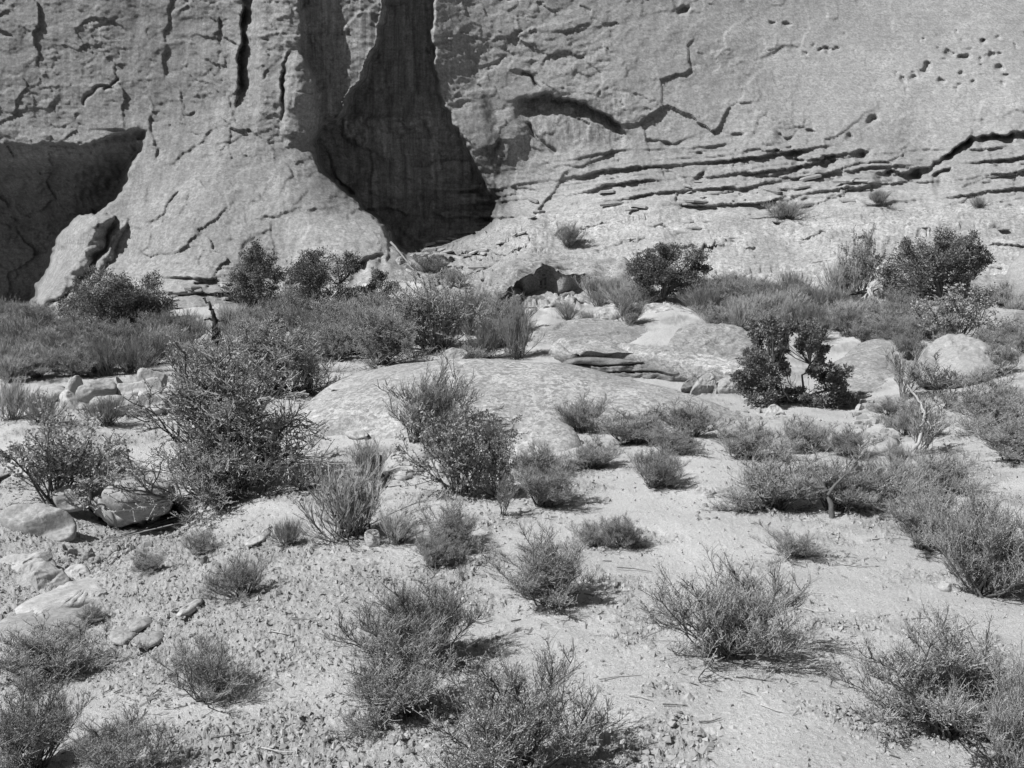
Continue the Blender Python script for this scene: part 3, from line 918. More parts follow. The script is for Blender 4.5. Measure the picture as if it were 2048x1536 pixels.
# boulders of the wash at the lower left
b = thing('stacked_boulder', 'undercut layered boulder beside the wash, big leafy shrub leaning over it', 'boulder', spot(260, 1030))
b_parts = [([(176,1004),(190,962),(214,947),(250,942),(292,948),(340,962),(352,985),(338,1005),(300,1012),(230,1024),(196,1016)], dict(d=12.9, slant=1.3, bulge=0.35, power=0.3, facets=4, strata=0.9)),
           ([(206,999),(226,980),(262,974),(310,976),(338,986),(340,1006),(300,1016),(256,1029),(222,1018)], dict(d=12.45, slant=0.35, bulge=0.3, rough=0.55, facets=0, strata=0.0)),
           ([(222,968),(262,960),(320,962),(345,972),(310,978),(236,979)], dict(d=12.75, slant=0.5, bulge=0.13, rough=0.4)),
           ([(206,947),(250,938),(290,938),(284,950),(240,956)], dict(d=13.4, slant=0.7, bulge=0.1, rough=0.4)),
           ([(262,950),(300,946),(350,954),(345,964),(290,962)], dict(d=13.2, slant=0.7, bulge=0.1, rough=0.4))]
for ol, kw in b_parts:
    part_rock(b, 'rock_layer', ol, M_ROCK, sink=False, n=100, m=26, **kw)
rock('boulder', [(104,988),(122,972),(160,964),(182,975),(178,996),(150,1008),(118,1006)], M_ROCK, 'grey boulder under the branches of the broad leaved shrub at far left', d=13.0, rough=0.6)
rock('boulder', [(2,1046),(20,1024),(70,1018),(120,1026),(150,1038),(150,1056),(122,1070),(80,1070),(34,1060)], M_ROCK,
     'smooth pillow shaped boulder at the left edge of the wash', d=11.9, bulge=0.3, rough=0.55, facets=1, strata=0.1, flat=0.62, n=100, m=26)
rock('boulder', [(-14,1130),(8,1108),(50,1102),(92,1106),(112,1124),(96,1150),(40,1160),(0,1150)], M_PALE,
     'pale rounded boulder behind the angular block at lower left', d=10.4, rough=0.6, n=100, m=26)
rock('boulder', [(34,1164),(46,1138),(70,1122),(104,1124),(132,1146),(142,1162),(118,1176),(88,1178),(66,1190),(40,1184)], M_ROCK,
     'angular broken boulder sitting on the pale bedrock slab at lower left', d=9.7, slant=0.5, bulge=0.3, facets=5, n=110, m=30)
rock('boulder', [(124,1150),(140,1128),(168,1126),(182,1144),(176,1160),(150,1164)], M_PALE, 'lumpy boulder right of the angular block at lower left', d=10.2, facets=3)
rock('boulder', [(-30,1240),(-10,1222),(14,1218),(28,1228),(16,1244),(-10,1250)], M_ROCK, 'small boulder cut by the left edge of the picture', d=8.9, facets=3)
rock('boulder', [(80,1112),(86,1104),(102,1104),(104,1118),(92,1122)], M_DARK, 'small dark cobble on top of the pale rounded boulder', d=10.3, facets=3, sink=False, n=40, m=10)
rock('bedrock_slab', [(30,1222),(90,1192),(180,1160),(262,1122),(290,1126),(262,1150),(220,1176),(206,1200),(150,1218),(70,1242)], M_PALE,
     'long pale bedrock slab sloping out of the wash at left', d=8.9, slant='g', bulge=0.16, power=0.35, rough=0.15, n=120, m=30)
rock('bedrock_slab', [(-20,1268),(30,1240),(120,1226),(206,1230),(190,1262),(110,1296),(0,1320)], M_ROCK,
     'grey bedrock shelf below the long pale slab at left', d=7.9, slant='g', bulge=0.18, power=0.35, rough=0.2, n=110, m=30)
# ledge of blocks at the left, below the shrub field
lg = thing('block_ledge', 'low ledge of pale broken sandstone blocks left of the tall twiggy shrub', 'rock ledge', spot(230, 815))
for i, ol in enumerate([[(152,794),(178,768),(206,757),(228,764),(232,784),(196,800),(168,804)], [(128,782),(146,768),(166,766),(160,782),(140,790)],
                        [(274,760),(284,747),(312,743),(334,750),(332,762),(306,771),(282,770)], [(234,783),(262,771),(300,769),(326,774),(320,784),(270,790),(240,790)],
                        [(174,816),(200,796),(240,788),(276,790),(280,812),(240,820),(190,822)], [(272,808),(284,786),(318,784),(334,800),(318,814),(284,816)],
                        [(228,776),(240,766),(252,770),(248,784),(234,786)], [(120,800),(150,790),(176,798),(170,812),(130,812)]]):
    part_rock(lg, 'block', ol, M_PALE if i % 2 else M_ROCK, d=19.6 - 0.12 * (ol[0][1] - 770) / 5, slant=0.5, bulge=0.28, facets=2, rough=0.7, sink=i > 3)
rock('bedrock_slab', [(54,792),(80,778),(128,776),(136,790),(100,802),(60,804)], M_PALE, 'pale flat slab at left between the broom shrub and the block ledge', d=19.3, slant='g', bulge=0.15)
rock('bedrock_slab', [(-40,872),(0,846),(52,838),(66,856),(58,905),(40,940),(-30,960)], M_ROCK, 'smooth flat sandstone sheet at the left edge behind the leafy shrub', d=14.0, slant='g', bulge=0.15, power=0.4, rough=0.12, n=110, m=30)
# stones of the shrub field
rock('boulder', [(519,692),(526,668),(544,655),(560,664),(560,688),(540,702)], M_LICHEN, 'egg shaped speckled boulder among the shrubs right of the dead snag', d=26.0)
rock('boulder', [(594,694),(614,674),(640,666),(662,676),(660,692),(625,700)], M_LICHEN, 'low speckled boulder right of the egg shaped one', d=25.5)
rock('boulder', [(476,702),(490,693),(506,694),(504,706),(486,712)], M_PALE, 'small pale stone below the egg shaped boulder', d=25)
rock('boulder', [(566,682),(573,664),(580,664),(580,682)], M_PALE, 'small upright pale stone between two speckled boulders', d=26, facets=3)
rock('stone_slab', [(664,642),(670,631),(698,628),(702,637),(690,642)], M_PALE, 'bright flat slab under the dark juniper on the left', d=32, slant='g', bulge=0.1)
rock('boulder', [(964,684),(972,668),(996,660),(1018,661),(1008,678),(984,688)], M_ROCK, 'tilted grey boulder at the right foot of the tall twiggy bush', d=26.5, facets=3)
rock('boulder', [(884,712),(896,699),(925,697),(936,706),(916,716)], M_ROCK, 'half buried boulder above the top edge of the dome', d=23.5)
rock('boulder', [(964,624),(970,602),(986,593),(998,600),(998,620),(982,628)], M_PALE, 'pale knobbly boulder left of the streaked overhang', d=32.2, facets=2)
rock('boulder', [(996,618),(1004,604),(1020,602),(1032,616),(1028,632),(1006,632)], M_ROCK, 'grey boulder in front of the streaked overhang', d=31.8, facets=3)
rock('boulder', [(4,634),(16,620),(38,612),(47,620),(48,634),(24,640)], M_ROCK, 'boulder at the mouth of the dark hollow at far left', d=36.0, facets=3)
rock('stone_slab', [(330,690),(350,680),(372,684),(366,694),(340,698)], M_PALE, 'pale flat stone left of the dead snag', d=27, slant='g', bulge=0.1)
ov = thing('streaked_overhang', 'overhanging bench rock with dark streaked hollow beneath, centre of the slope', 'rock', spot(1080, 612))
part_rock(ov, 'cap_rock', [(956,596),(972,566),(1000,545),(1044,522),(1100,512),(1180,520),(1262,540),(1256,562),(1196,566),(1160,552),(1130,560),(1086,549),(1050,562),(1022,560),(1004,578),(988,602)], M_SLAB, d=32.6, slant=4.0, bulge=0.5, power=0.3, rough=0.9, facets=2, sink=False, n=150, m=30)
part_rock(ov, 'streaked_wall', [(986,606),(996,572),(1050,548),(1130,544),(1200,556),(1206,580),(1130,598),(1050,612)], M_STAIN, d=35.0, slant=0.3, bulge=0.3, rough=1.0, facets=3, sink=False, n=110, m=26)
for i_, ol_ in enumerate([[(1004,606),(1012,592),(1030,586),(1044,598),(1036,608)], [(1050,604),(1062,592),(1084,590),(1092,600),(1070,606)], [(1112,598),(1124,586),(1146,584),(1152,594),(1134,600)]]):
    part_rock(ov, 'fallen_block', ol_, M_DARK, d=33.0, bulge=0.2)
# toe of the buttress
rock('rock_slab', [(752,562),(772,544),(812,534),(830,546),(822,560),(780,570)], M_PALE, 'pale slab at the toe of the buttress, in front of its undercut nose', d=36.6, slant=1.0, bulge=0.25)
rock('rock_slab', [(776,540),(786,524),(808,512),(824,526),(806,540)], M_ROCK, 'pointed slab leaning behind the pale slab at the toe of the buttress', d=37.6, facets=2)
# jumble of bright boulders below the middle juniper
rock('boulder', [(1184,628),(1198,613),(1222,613),(1238,626),(1226,638),(1200,640)], M_PALE, 'white topped boulder left of the dark sprig, below the middle juniper', d=29.6, facets=3)
rock('boulder', [(1272,634),(1280,610),(1304,603),(1334,606),(1348,622),(1352,646),(1320,650),(1288,646)], M_PALE, 'largest bright boulder with a split dark underside below the middle juniper', d=29.2, facets=4, n=100, m=24)
rock('boulder', [(1326,612),(1330,598),(1352,604),(1374,614),(1382,632),(1364,642),(1344,630)], M_PALE, 'pointed boulder leaning on the right of the largest bright one', d=29.8, facets=4)
rock('boulder', [(1176,660),(1180,642),(1204,640),(1222,650),(1216,664),(1192,668)], M_PALE, 'white boulder in front of the white topped one beside the fallen branch', d=28.2, facets=3)
rock('boulder', [(1254,616),(1262,606),(1278,606),(1276,620),(1262,624)], M_PALE, 'small white boulder between the dark sprig and the largest bright boulder', d=30, facets=2)
rock('boulder', [(1264,656),(1270,642),(1280,646),(1278,660)], M_ROCK, 'small upright grey stone in front of the largest bright boulder', d=28.4, facets=3)
rock('boulder', [(1352,656),(1358,640),(1374,636),(1382,646),(1372,658)], M_PALE, 'small cracked white boulder below the pointed one', d=28.6, facets=3)
rock('boulder', [(1126,648),(1132,634),(1140,634),(1144,646)], M_PALE, 'small pale block on the flat ledge left of the white boulders', d=29.3, facets=3)
# layered outcrop behind the dome
oc = thing('layered_outcrop', 'layered rock outcrop with shaded undercut front behind the right end of the dome', 'rock outcrop', spot(1300, 780))
for ol, mt, kw in [([(1060,672),(1120,648),(1210,640),(1300,652),(1380,660),(1330,690),(1250,700),(1160,690),(1100,684)], M_SLAB, dict(d=25.0, slant=3.5, bulge=0.25, power=0.4, rough=0.15)),
                   ([(1336,700),(1348,668),(1384,652),(1440,650),(1490,660),(1510,690),(1498,726),(1440,724),(1390,716)], M_SLAB, dict(d=22.6, slant=2.4, bulge=0.25, power=0.35, rough=0.6, facets=2)),
                   ([(1102,696),(1116,682),(1146,674),(1164,680),(1146,694),(1118,704)], M_PALE, dict(d=23.6, slant=0.9, bulge=0.16, facets=2)),
                   ([(1096,708),(1128,690),(1200,684),(1290,692),(1370,708),(1440,728),(1496,744),(1490,760),(1430,752),(1370,740),(1290,726),(1210,716),(1140,718)], M_LICHEN, dict(d=21.2, slant=2.6, bulge=0.22, power=0.3, facets=2, rough=0.5, sink=False)),
                   ([(1112,728),(1140,710),(1220,706),(1300,716),(1380,732),(1440,750),(1484,768),(1476,796),(1400,790),(1320,772),(1240,752),(1160,738)], M_DARK, dict(d=22.3, slant=0.2, bulge=0.25, facets=3, rough=1.2, strata=0.8)),  # dark colour here and on the M_DARK layers below stands in for shade
                   ([(1362,776),(1372,758),(1392,752),(1400,770),(1390,786),(1370,788)], M_DARK, dict(over=1.5, d=20.6, bulge=0.2, facets=3)),
                   ([(1380,790),(1388,764),(1412,744),(1430,752),(1434,778),(1420,792)], M_ROCK, dict(d=20.4, bulge=0.25, facets=3)),
                   ([(1424,788),(1432,762),(1456,750),(1490,752),(1500,784),(1460,794)], M_ROCK, dict(d=20.6, bulge=0.35, facets=2)),
                   ([(1430,756),(1450,722),(1490,716),(1520,740),(1510,770),(1460,770)], M_DARK, dict(over=1.5, d=21.8, bulge=0.4, facets=3))]:
    part_rock(oc, 'rock_layer', ol, mt, n=110, m=26, **kw)
# right-hand boulders
rock('boulder', [(1830,732),(1846,696),(1876,674),(1914,667),(1950,682),(1986,700),(1996,724),(1950,742),(1880,744)], M_ROCK,
     'large smooth humped boulder on the right behind the bare twiggy shrubs', d=19.8, slant=2.2, bulge=0.25, rough=0.7, facets=1, strata=0.2, flat=0.7, n=110, m=30)
rock('boulder', [(2012,548),(2024,516),(2058,490),(2110,496),(2130,560),(2090,596),(2042,594),(2018,572)], M_ROCK,
     'tall smooth boulder cut off by the right edge beside the big juniper', d=29.5, slant=1.0, bulge=0.8, rough=0.3, facets=0, strata=0.0, n=100, m=26)
rock('boulder', [(1972,648),(1992,632),(2030,630),(2080,638),(2070,656),(2000,656)], M_ROCK, 'long low boulder at the right edge above the smooth humped one', d=25.5, bulge=0.3, rough=0.4)
rock('boulder', [(1960,800),(1972,768),(2006,750),(2050,750),(2080,780),(2040,806)], M_PALE, 'pale boulder behind the shrubs at the right edge', d=16.6, rough=0.5)
rock('boulder', [(1528,830),(1536,812),(1550,805),(1568,820),(1568,834),(1546,840)], M_PALE, 'bright angular stone in front of the gnarled juniper', d=18.0, facets=4)
rock('boulder', [(1588,850),(1596,836),(1608,834),(1616,846),(1604,854)], M_PALE, 'small bright stone right of the angular one by the gnarled juniper', d=17.0, facets=2)
rock('bedrock_slab', [(1640,770),(1660,735),(1720,712),(1800,720),(1830,748),(1800,776),(1720,786)], M_SLAB, 'flat sandstone pavement right of the gnarled juniper', d=20.6, slant='g', bulge=0.2, power=0.4, rough=0.15, n=110, m=28)
rock('bedrock_slab', [(1690,712),(1740,690),(1830,690),(1860,706),(1800,722),(1720,724)], M_SLAB, 'flat rock shelf above the sandstone pavement on the right', d=23.4, slant='g', bulge=0.2, power=0.4, rough=0.2, n=100, m=24)
rock('bedrock_slab', [(1694,908),(1720,886),(1776,876),(1800,886),(1780,902),(1730,914)], M_PALE, 'flat pale slab in the sand between the right-hand shrubs', d=14.6, slant='g', bulge=0.1, rough=0.3)
# stones in the foreground sand
rock('pointed_stone', [(1176,1474),(1182,1440),(1190,1428),(1202,1436),(1208,1470),(1196,1484)], M_ROCK, 'pointed upright stone at the right foot of the bottom centre shrub', facets=4, bulge=0.07, slant=0.08)
rock('stone', [(1874,1172),(1882,1161),(1904,1164),(1922,1172),(1916,1181),(1888,1180)], M_PALE, 'pale flattish stone at lower right between two big shrubs', bulge=0.06)
rock('stone', [(728,1072),(734,1058),(752,1056),(760,1066),(758,1086),(738,1088)], M_PALE, 'pale block under the fine broom shrub left of centre', bulge=0.1, facets=3)
rock('stone_slab', [(598,966),(618,948),(650,941),(676,950),(668,968),(630,976)], M_PALE, 'pale smooth slab in the sand left of the fine broom shrub', d=13.2, slant='g', bulge=0.1)
rock('stone_slab', [(776,948),(800,922),(836,906),(856,914),(850,944),(806,958)], M_PALE, 'pale slab half hidden behind the broad leaved shrub in the centre', d=13.6, slant='g', bulge=0.14)
rock('flat_stone', [(1388,984),(1400,975),(1424,974),(1428,984),(1408,990)], M_PALE, 'flat stone beside the sandy path, left of a stick like slab', bulge=0.05)
rock('flat_stone', [(1428,982),(1444,976),(1464,977),(1462,985),(1440,987)], M_ROCK, 'long thin flat stone beside the sandy path', bulge=0.04)
rock('flagstone', [(220,1284),(226,1264),(262,1258),(276,1274),(250,1290)], M_ROCK, 'square flagstone set in the slope at left', slant='g', bulge=0.05)
rock('flagstone', [(262,1288),(290,1268),(330,1272),(318,1292),(280,1300)], M_ROCK, 'flagstone right of the square one in the left slope', slant='g', bulge=0.05)
rock('flagstone', [(258,1260),(276,1244),(306,1240),(300,1256),(272,1264)], M_ROCK, 'small flagstone above the square one in the left slope', slant='g', bulge=0.05)
rock('flagstone', [(352,1234),(378,1212),(406,1202),(398,1218),(366,1236)], M_PALE, 'narrow tilted flagstone in the left slope', slant='g', bulge=0.05)
rock('stone', [(400,1122),(404,1112),(416,1112),(418,1121),(408,1126)], M_DARK, 'dark angular stone on the slope above the wash', bulge=0.05, facets=3)
rock('stone', [(192,1190),(198,1178),(212,1178),(214,1188),(202,1194)], M_ROCK, 'small stone at the right end of the pale bedrock slab', bulge=0.05, facets=3)
rock('stone_slab', [(488,1092),(510,1072),(536,1060),(540,1072),(514,1092)], M_PALE, 'pale sloping slab left of the small shrub below the fine broom', slant='g', bulge=0.05)

# small loose stones: shared shapes
STONES = []
for k in range(10):
    r_ = np.random.default_rng(900 + k)
    n_ = r_.integers(6, 9)
    an = np.sort(r_.uniform(0, 2 * math.pi, n_) * 0.35 + np.linspace(0, 2 * math.pi, n_, endpoint=False))
    rad_ = r_.uniform(.34, .56, n_)
    xy = np.stack([np.cos(an) * rad_ * r_.uniform(1, 1.3), np.sin(an) * rad_ * r_.uniform(.6, .9)], -1)
    th = r_.uniform(.22, .42); tilt = r_.normal(0, .18, 2)
    def lay(f, z): return np.concatenate([xy * f, (z + (xy * f) @ tilt)[:, None] + r_.normal(0, .02, (n_, 1))], -1)
    v = np.concatenate([lay(1.0, -th), lay(r_.uniform(1.0, 1.1), th * .1), lay(r_.uniform(.82, .95), th * .7), lay(r_.uniform(.45, .7), th)])
    i = np.arange(n_); q = []
    for a in range(3):
        q.append(np.stack([a * n_ + i, a * n_ + (i + 1) % n_, (a + 1) * n_ + (i + 1) % n_, (a + 1) * n_ + i], -1))
    v = np.concatenate([v, [v[3 * n_:].mean(0) + [0, 0, .01]]])
    t = np.stack([3 * n_ + i, 3 * n_ + (i + 1) % n_, np.full(n_, 4 * n_)], -1)
    me = quad_mesh('stone', v, np.concatenate(q), t, smooth=False)
    me.materials.append((M_ROCK, M_PALE, M_SLAB)[k % 3])
    STONES.append(me)
def strew(n, seed, px, py, size, label, group, name='stone', cat='stone', parent=None, squash=1.0):
    r_ = np.random.default_rng(seed)
    for k in range(n):
        a, b_ = r_.uniform(*px), r_.uniform(*py)
        p = spot(a, b_)
        s = r_.uniform(*size) * (p[1] / F)
        o = link(name, STONES[r_.integers(10)], parent=parent, label=label, cat=cat, group=group)
        o.location = (p[0], p[1], p[2] + 0.08 * s)
        o.scale = (s, s, s * squash)
        o.rotation_euler = (r_.normal(0, .15), r_.normal(0, .15), r_.uniform(0, 6.28) if parent is None else r_.choice([0, 3.14]) + r_.normal(0, .5))
strew(34, 1, (120, 300), (1075, 1150), (9, 26), 'small broken stone lying loose on the wash bed at lower left', 'stones on the wash bed')
strew(40, 2, (1690, 1790), (790, 880), (9, 26), 'loose platy stone in the rubble right of the gnarled juniper', 'rubble right of the gnarled juniper')
strew(18, 3, (1440, 1530), (815, 850), (8, 20), 'loose platy stone in the rubble left of the gnarled juniper', 'rubble left of the gnarled juniper')
strew(16, 4, (1380, 1450), (975, 1040), (7, 14), 'pebble on the sandy path by the flat stones', 'pebbles on the sandy path')
strew(26, 5, (560, 1900), (1150, 1530), (7, 13), 'pebble scattered on the open foreground sand', 'pebbles on the foreground sand')
# slabs broken out of the bedding at the foot of the cliff
strew(18, 6, (1010, 1480), (385, 480), (14, 44), None, None, 'slab', None, cliff, 0.25)
strew(12, 7, (1300, 1780), (330, 420), (14, 50), None, None, 'slab', None, cliff, 0.22)
strew(26, 8, (830, 1000), (478, 530), (10, 34), None, None, 'slab', None, cliff, 0.3)
strew(26, 9, (830, 975), (500, 600), (12, 48), None, None, 'slab', None, bench, 0.25)
strew(10, 10, (1300, 2040), (430, 560), (12, 36), None, None, 'slab', None, bench, 0.2)
strew(14, 11, (320, 470), (560, 612), (12, 40), None, None, 'slab', None, cliff, 0.3)

# crumbs of dried soil crust: nobody could count them
r_ = np.random.default_rng(33)
n_ = 150000
jj = r_.integers(0, NX - 1, n_); ii = r_.integers(0, NY - 1, n_)
ok = (PY[ii, jj] > 800) & (PX[ii, jj] > -40) & (PX[ii, jj] < 2090) & (PY[ii, jj] < 1560) & (r_.random(n_) < 0.10 + 0.9 * CRUST[ii, jj])
pc = P[ii[ok], jj[ok]]
pc = pc + r_.normal(0, 0.008, pc.shape) * np.array([1, 1, 0])
n_ = len(pc)
sz = np.minimum(r_.gamma(2.2, 0.0045, n_) + 0.003, 0.03) * (0.55 + 0.45 * np.clip(pc[:, 1] / 9, 0.6, 1.6))
o8 = np.array([[1, 0, 0], [0, 1, 0], [-1, 0, 0], [0, -1, 0], [0, 0, 1.0]])
V = pc[:, None] + (o8[None] + r_.normal(0, .28, (n_, 5, 3))) * sz[:, None, None] * np.array([1, 1, .85])
t = (np.array([[0, 1, 4], [1, 2, 4], [2, 3, 4], [3, 0, 4]])[None] + np.arange(n_)[:, None, None] * 5).reshape(-1, 3)
me = quad_mesh('soil_crumbs', V.reshape(-1, 3), None, t, smooth=False)
ok = (PY[ii, jj] > 900) & (PX[ii, jj] > -40) & (PX[ii, jj] < 2090) & (PY[ii, jj] < 1560) & (r_.random(150000) < 0.12 * CRUST[ii, jj])
pc = P[ii[ok], jj[ok]] - np.array([0, 0, .006]); n_ = len(pc)
th_ = np.linspace(0, 2 * math.pi, 6, endpoint=False)
o13 = np.concatenate([np.stack([np.cos(th_), np.sin(th_), 0 * th_ - .2], -1), np.stack([.7 * np.cos(th_ + .3), .7 * np.sin(th_ + .3), 0 * th_ + .55], -1), [[0, 0, .75]]])
sz = r_.uniform(.014, .036, n_)
V2 = pc[:, None] + (o13[None] + r_.normal(0, .16, (n_, 13, 3))) * sz[:, None, None] * np.array([1, 1, .8])
k6 = np.arange(6); k7 = (k6 + 1) % 6
q2 = np.stack([k6, k7, 6 + k7, 6 + k6], -1)[None] + np.arange(n_)[:, None, None] * 13
t2 = np.stack([6 + k6, 6 + k7, np.full(6, 12)], -1)[None] + np.arange(n_)[:, None, None] * 13
nv0 = V.reshape(-1, 3).shape[0]
me = quad_mesh('soil_crumbs', np.concatenate([V.reshape(-1, 3), V2.reshape(-1, 3)]), q2.reshape(-1, 4) + nv0, np.concatenate([t, t2.reshape(-1, 3) + nv0]), smooth=False)
link('soil_crumbs', me, M_CRUMB, label='crumbs of dried soil crust strewn over the sandy slope', cat='soil', kind='stuff')
# ------------------------------------------------------------------ plants
def unit(v): return v / (np.linalg.norm(v, axis=-1, keepdims=True) + 1e-9)

def grow(r, start, dirs, length, seg, wander, up=0.0, grav=0.0):
    pts = [start]; d = unit(dirs); p = start
    for i in range(seg):
        d = unit(d + wander * r.normal(size=d.shape) + np.array([0, 0, up / seg - grav * (i + 1) / seg / seg]))
        p = p + d * (length / seg)[:, None]
        pts.append(p)
    return np.stack(pts, 1)

def sprout(r, lines, per, t0, t1, ang, jit=0.3):
    """start points and directions of side shoots along given lines"""
    n, k, _ = lines.shape
    i = np.repeat(np.arange(n), per)
    t = r.uniform(t0, t1, len(i)) * (k - 1)
    s = np.minimum(t.astype(int), k - 2); f = (t - s)[:, None]
    p = lines[i, s] * (1 - f) + lines[i, s + 1] * f
    tan = unit(lines[i, s + 1] - lines[i, s])
    side = r.normal(size=tan.shape); side = unit(side - (side * tan).sum(-1, keepdims=True) * tan)
    a = ang * (1 + jit * r.normal(size=len(i)))[:, None]
    return p, tan * np.cos(a) + side * np.sin(a), t / (k - 1)

def tubes(lines, r0, r1, sides=3):
    """tapered stems around lines (n, k, 3); r0, r1 scalars or arrays"""
    n, k, _ = lines.shape
    tan = np.empty_like(lines)
    tan[:, 1:-1] = lines[:, 2:] - lines[:, :-2]; tan[:, 0] = lines[:, 1] - lines[:, 0]; tan[:, -1] = lines[:, -1] - lines[:, -2]
    tan = unit(tan)
    ref = np.where(np.abs(tan[..., 2:3]) > 0.9, np.array([1., 0, 0]), np.array([0, 0, 1.]))
    a = unit(np.cross(tan, ref)); b = np.cross(tan, a)
    t = np.linspace(0, 1, k)[None]
    rad = np.broadcast_to(np.asarray(r0, float).reshape(-1, 1) * (1 - t) + np.asarray(r1, float).reshape(-1, 1) * t, (n, k))
    an = np.arange(sides) * 2 * math.pi / sides
    V = lines[:, :, None] + rad[:, :, None, None] * (a[:, :, None] * np.cos(an)[:, None] + b[:, :, None] * np.sin(an)[:, None])
    base = np.arange(n)[:, None, None] * (k * sides) + np.arange(k - 1)[None, :, None] * sides
    s = np.arange(sides)[None, None]; s2 = (s + 1) % sides
    q = np.stack([base + s, base + s2, base + sides + s2, base + sides + s], -1).reshape(-1, 4)
    return V.reshape(-1, 3), q

def leaves(r, pos, length, width, along=None, bias=None):
    """small four-cornered leaves"""
    n = len(pos)
    d = r.normal(size=(n, 3))
    if along is not None: d = 0.7 * d + along
    if bias is not None: d = d + np.asarray(bias)
    d = unit(d)
    w = unit(np.cross(d, r.normal(size=(n, 3))))
    L = (length * r.uniform(0.6, 1.3, n))[:, None]; W = (width * r.uniform(0.6, 1.3, n))[:, None]
    V = np.stack([pos, pos + d * L * 0.5 + w * W, pos + d * L, pos + d * L * 0.5 - w * W], 1)
    return V.reshape(-1, 3), np.arange(n * 4).reshape(n, 4)

def merge(parts):
    V, Q, o = [], [], 0
    for v, q in parts:
        V.append(v); Q.append(q + o); o += len(v)
    return np.concatenate(V), np.concatenate(Q)

def tips(r, lines, per, t0=0.3):
    p, d, _ = sprout(r, lines, per, t0, 1.0, 0.7)
    return p, d

def norm_to(unitparts):
    """scale so that the plant is one unit high and one unit wide"""
    allv = np.concatenate([v for v, q in unitparts])
    hh = np.percentile(allv[:, 2], 99.5)
    ww = (np.percentile(np.abs(allv[:, 0]), 98) + np.percentile(np.abs(allv[:, 1]), 98))
    return [(v / np.array([ww, ww, hh]), q) for v, q in unitparts]

def shrub_blackbrush(seed, stems=30, l1=12, l2=7, lf=4, spread=1.0, leaf=0.014, twig=0.0017, bare=0.0):
    r = np.random.default_rng(seed)
    az = r.uniform(0, 2 * math.pi, stems); th = np.abs(r.normal(0, 0.5, stems) * spread) + 0.10
    th = np.minimum(th, 1.35)
    d = np.stack([np.sin(th) * np.cos(az), np.sin(th) * np.sin(az), np.cos(th)], -1)
    st = np.stack([r.normal(0, .05, stems), r.normal(0, .05, stems), np.zeros(stems) - 0.03], -1)
    L = r.uniform(.5, 1.0, stems) * (1 - 0.12 * th) * (1 + 0.28 * np.cos(az - r.uniform(0, 6.28)) * np.sin(th) + 0.15 * np.cos(2 * az + r.uniform(0, 6.28)))
    s0 = grow(r, st, d, L, 6, 0.16, 0.55)
    p, dd, t = sprout(r, s0, l1, 0.38, 1.0, 0.7)
    s1 = grow(r, p, dd, r.uniform(.12, .36, len(p)) * (1.15 - 0.5 * t), 3, 0.18, 0.9)
    p, dd, t = sprout(r, s1, l2, 0.2, 1.0, 0.8)
    s2 = grow(r, p, dd + np.array([0, 0, .35]), r.uniform(.05, .14, len(p)), 1, 0.2, 0.4)
    wood = [tubes(s0, r.uniform(.006, .012, stems), 0.003, 4), tubes(s1, 0.0036, 0.002)]
    fine = [tubes(s2, twig, twig * 0.6)]
    fol = []
    nd = 9
    p, dd, t = sprout(r, s0, 1, 0.1, 0.8, 0.5)
    dl = grow(r, p[:nd], dd[:nd] + np.array([0, 0, .1]), r.uniform(.25, .6, len(p[:nd])), 5, 0.22, 0.1)
    p, dd, t = sprout(r, dl, 4, 0.3, 1, 0.7)
    dl2 = grow(r, p, dd, r.uniform(.06, .2, len(p)), 2, 0.2, 0.0)
    dead = [tubes(dl, .0032, .0018), tubes(dl2, .002, .0012)]
    if lf:
        p, dd = tips(r, s2, lf, 0.25); fol.append(leaves(r, p, leaf, leaf * .24, dd))
        p, dd = tips(r, s1, lf + 3, 0.4); fol.append(leaves(r, p, leaf, leaf * .24, dd))
    return wood, fine, fol, dead

def shrub_broom(seed, stems=70, l1=10, l2=4, twig=0.0028):
    r = np.random.default_rng(seed)
    az = r.uniform(0, 2 * math.pi, stems); th = np.abs(r.normal(0, 0.42, stems)) + 0.05
    d = np.stack([np.sin(th) * np.cos(az), np.sin(th) * np.sin(az), np.cos(th)], -1)
    st = np.stack([r.normal(0, .08, stems), r.normal(0, .08, stems), np.zeros(stems) - 0.03], -1)
    s0 = grow(r, st, d, r.uniform(.6, 1.0, stems), 5, 0.10, 0.35)
    p, dd, t = sprout(r, s0, l1, 0.3, 0.95, 0.35)
    s1 = grow(r, p, dd, r.uniform(.15, .35, len(p)), 3, 0.08, 0.6)
    p, dd, t = sprout(r, s1, l2, 0.2, 0.9, 0.35)
    s2 = grow(r, p, dd, r.uniform(.06, .16, len(p)), 1, 0.08, 0.5)
    return [tubes(s0, r.uniform(.006, .010, stems), 0.004, 4)], [], [tubes(s1, twig, twig * .7), tubes(s2, twig * .9, twig * .5)]

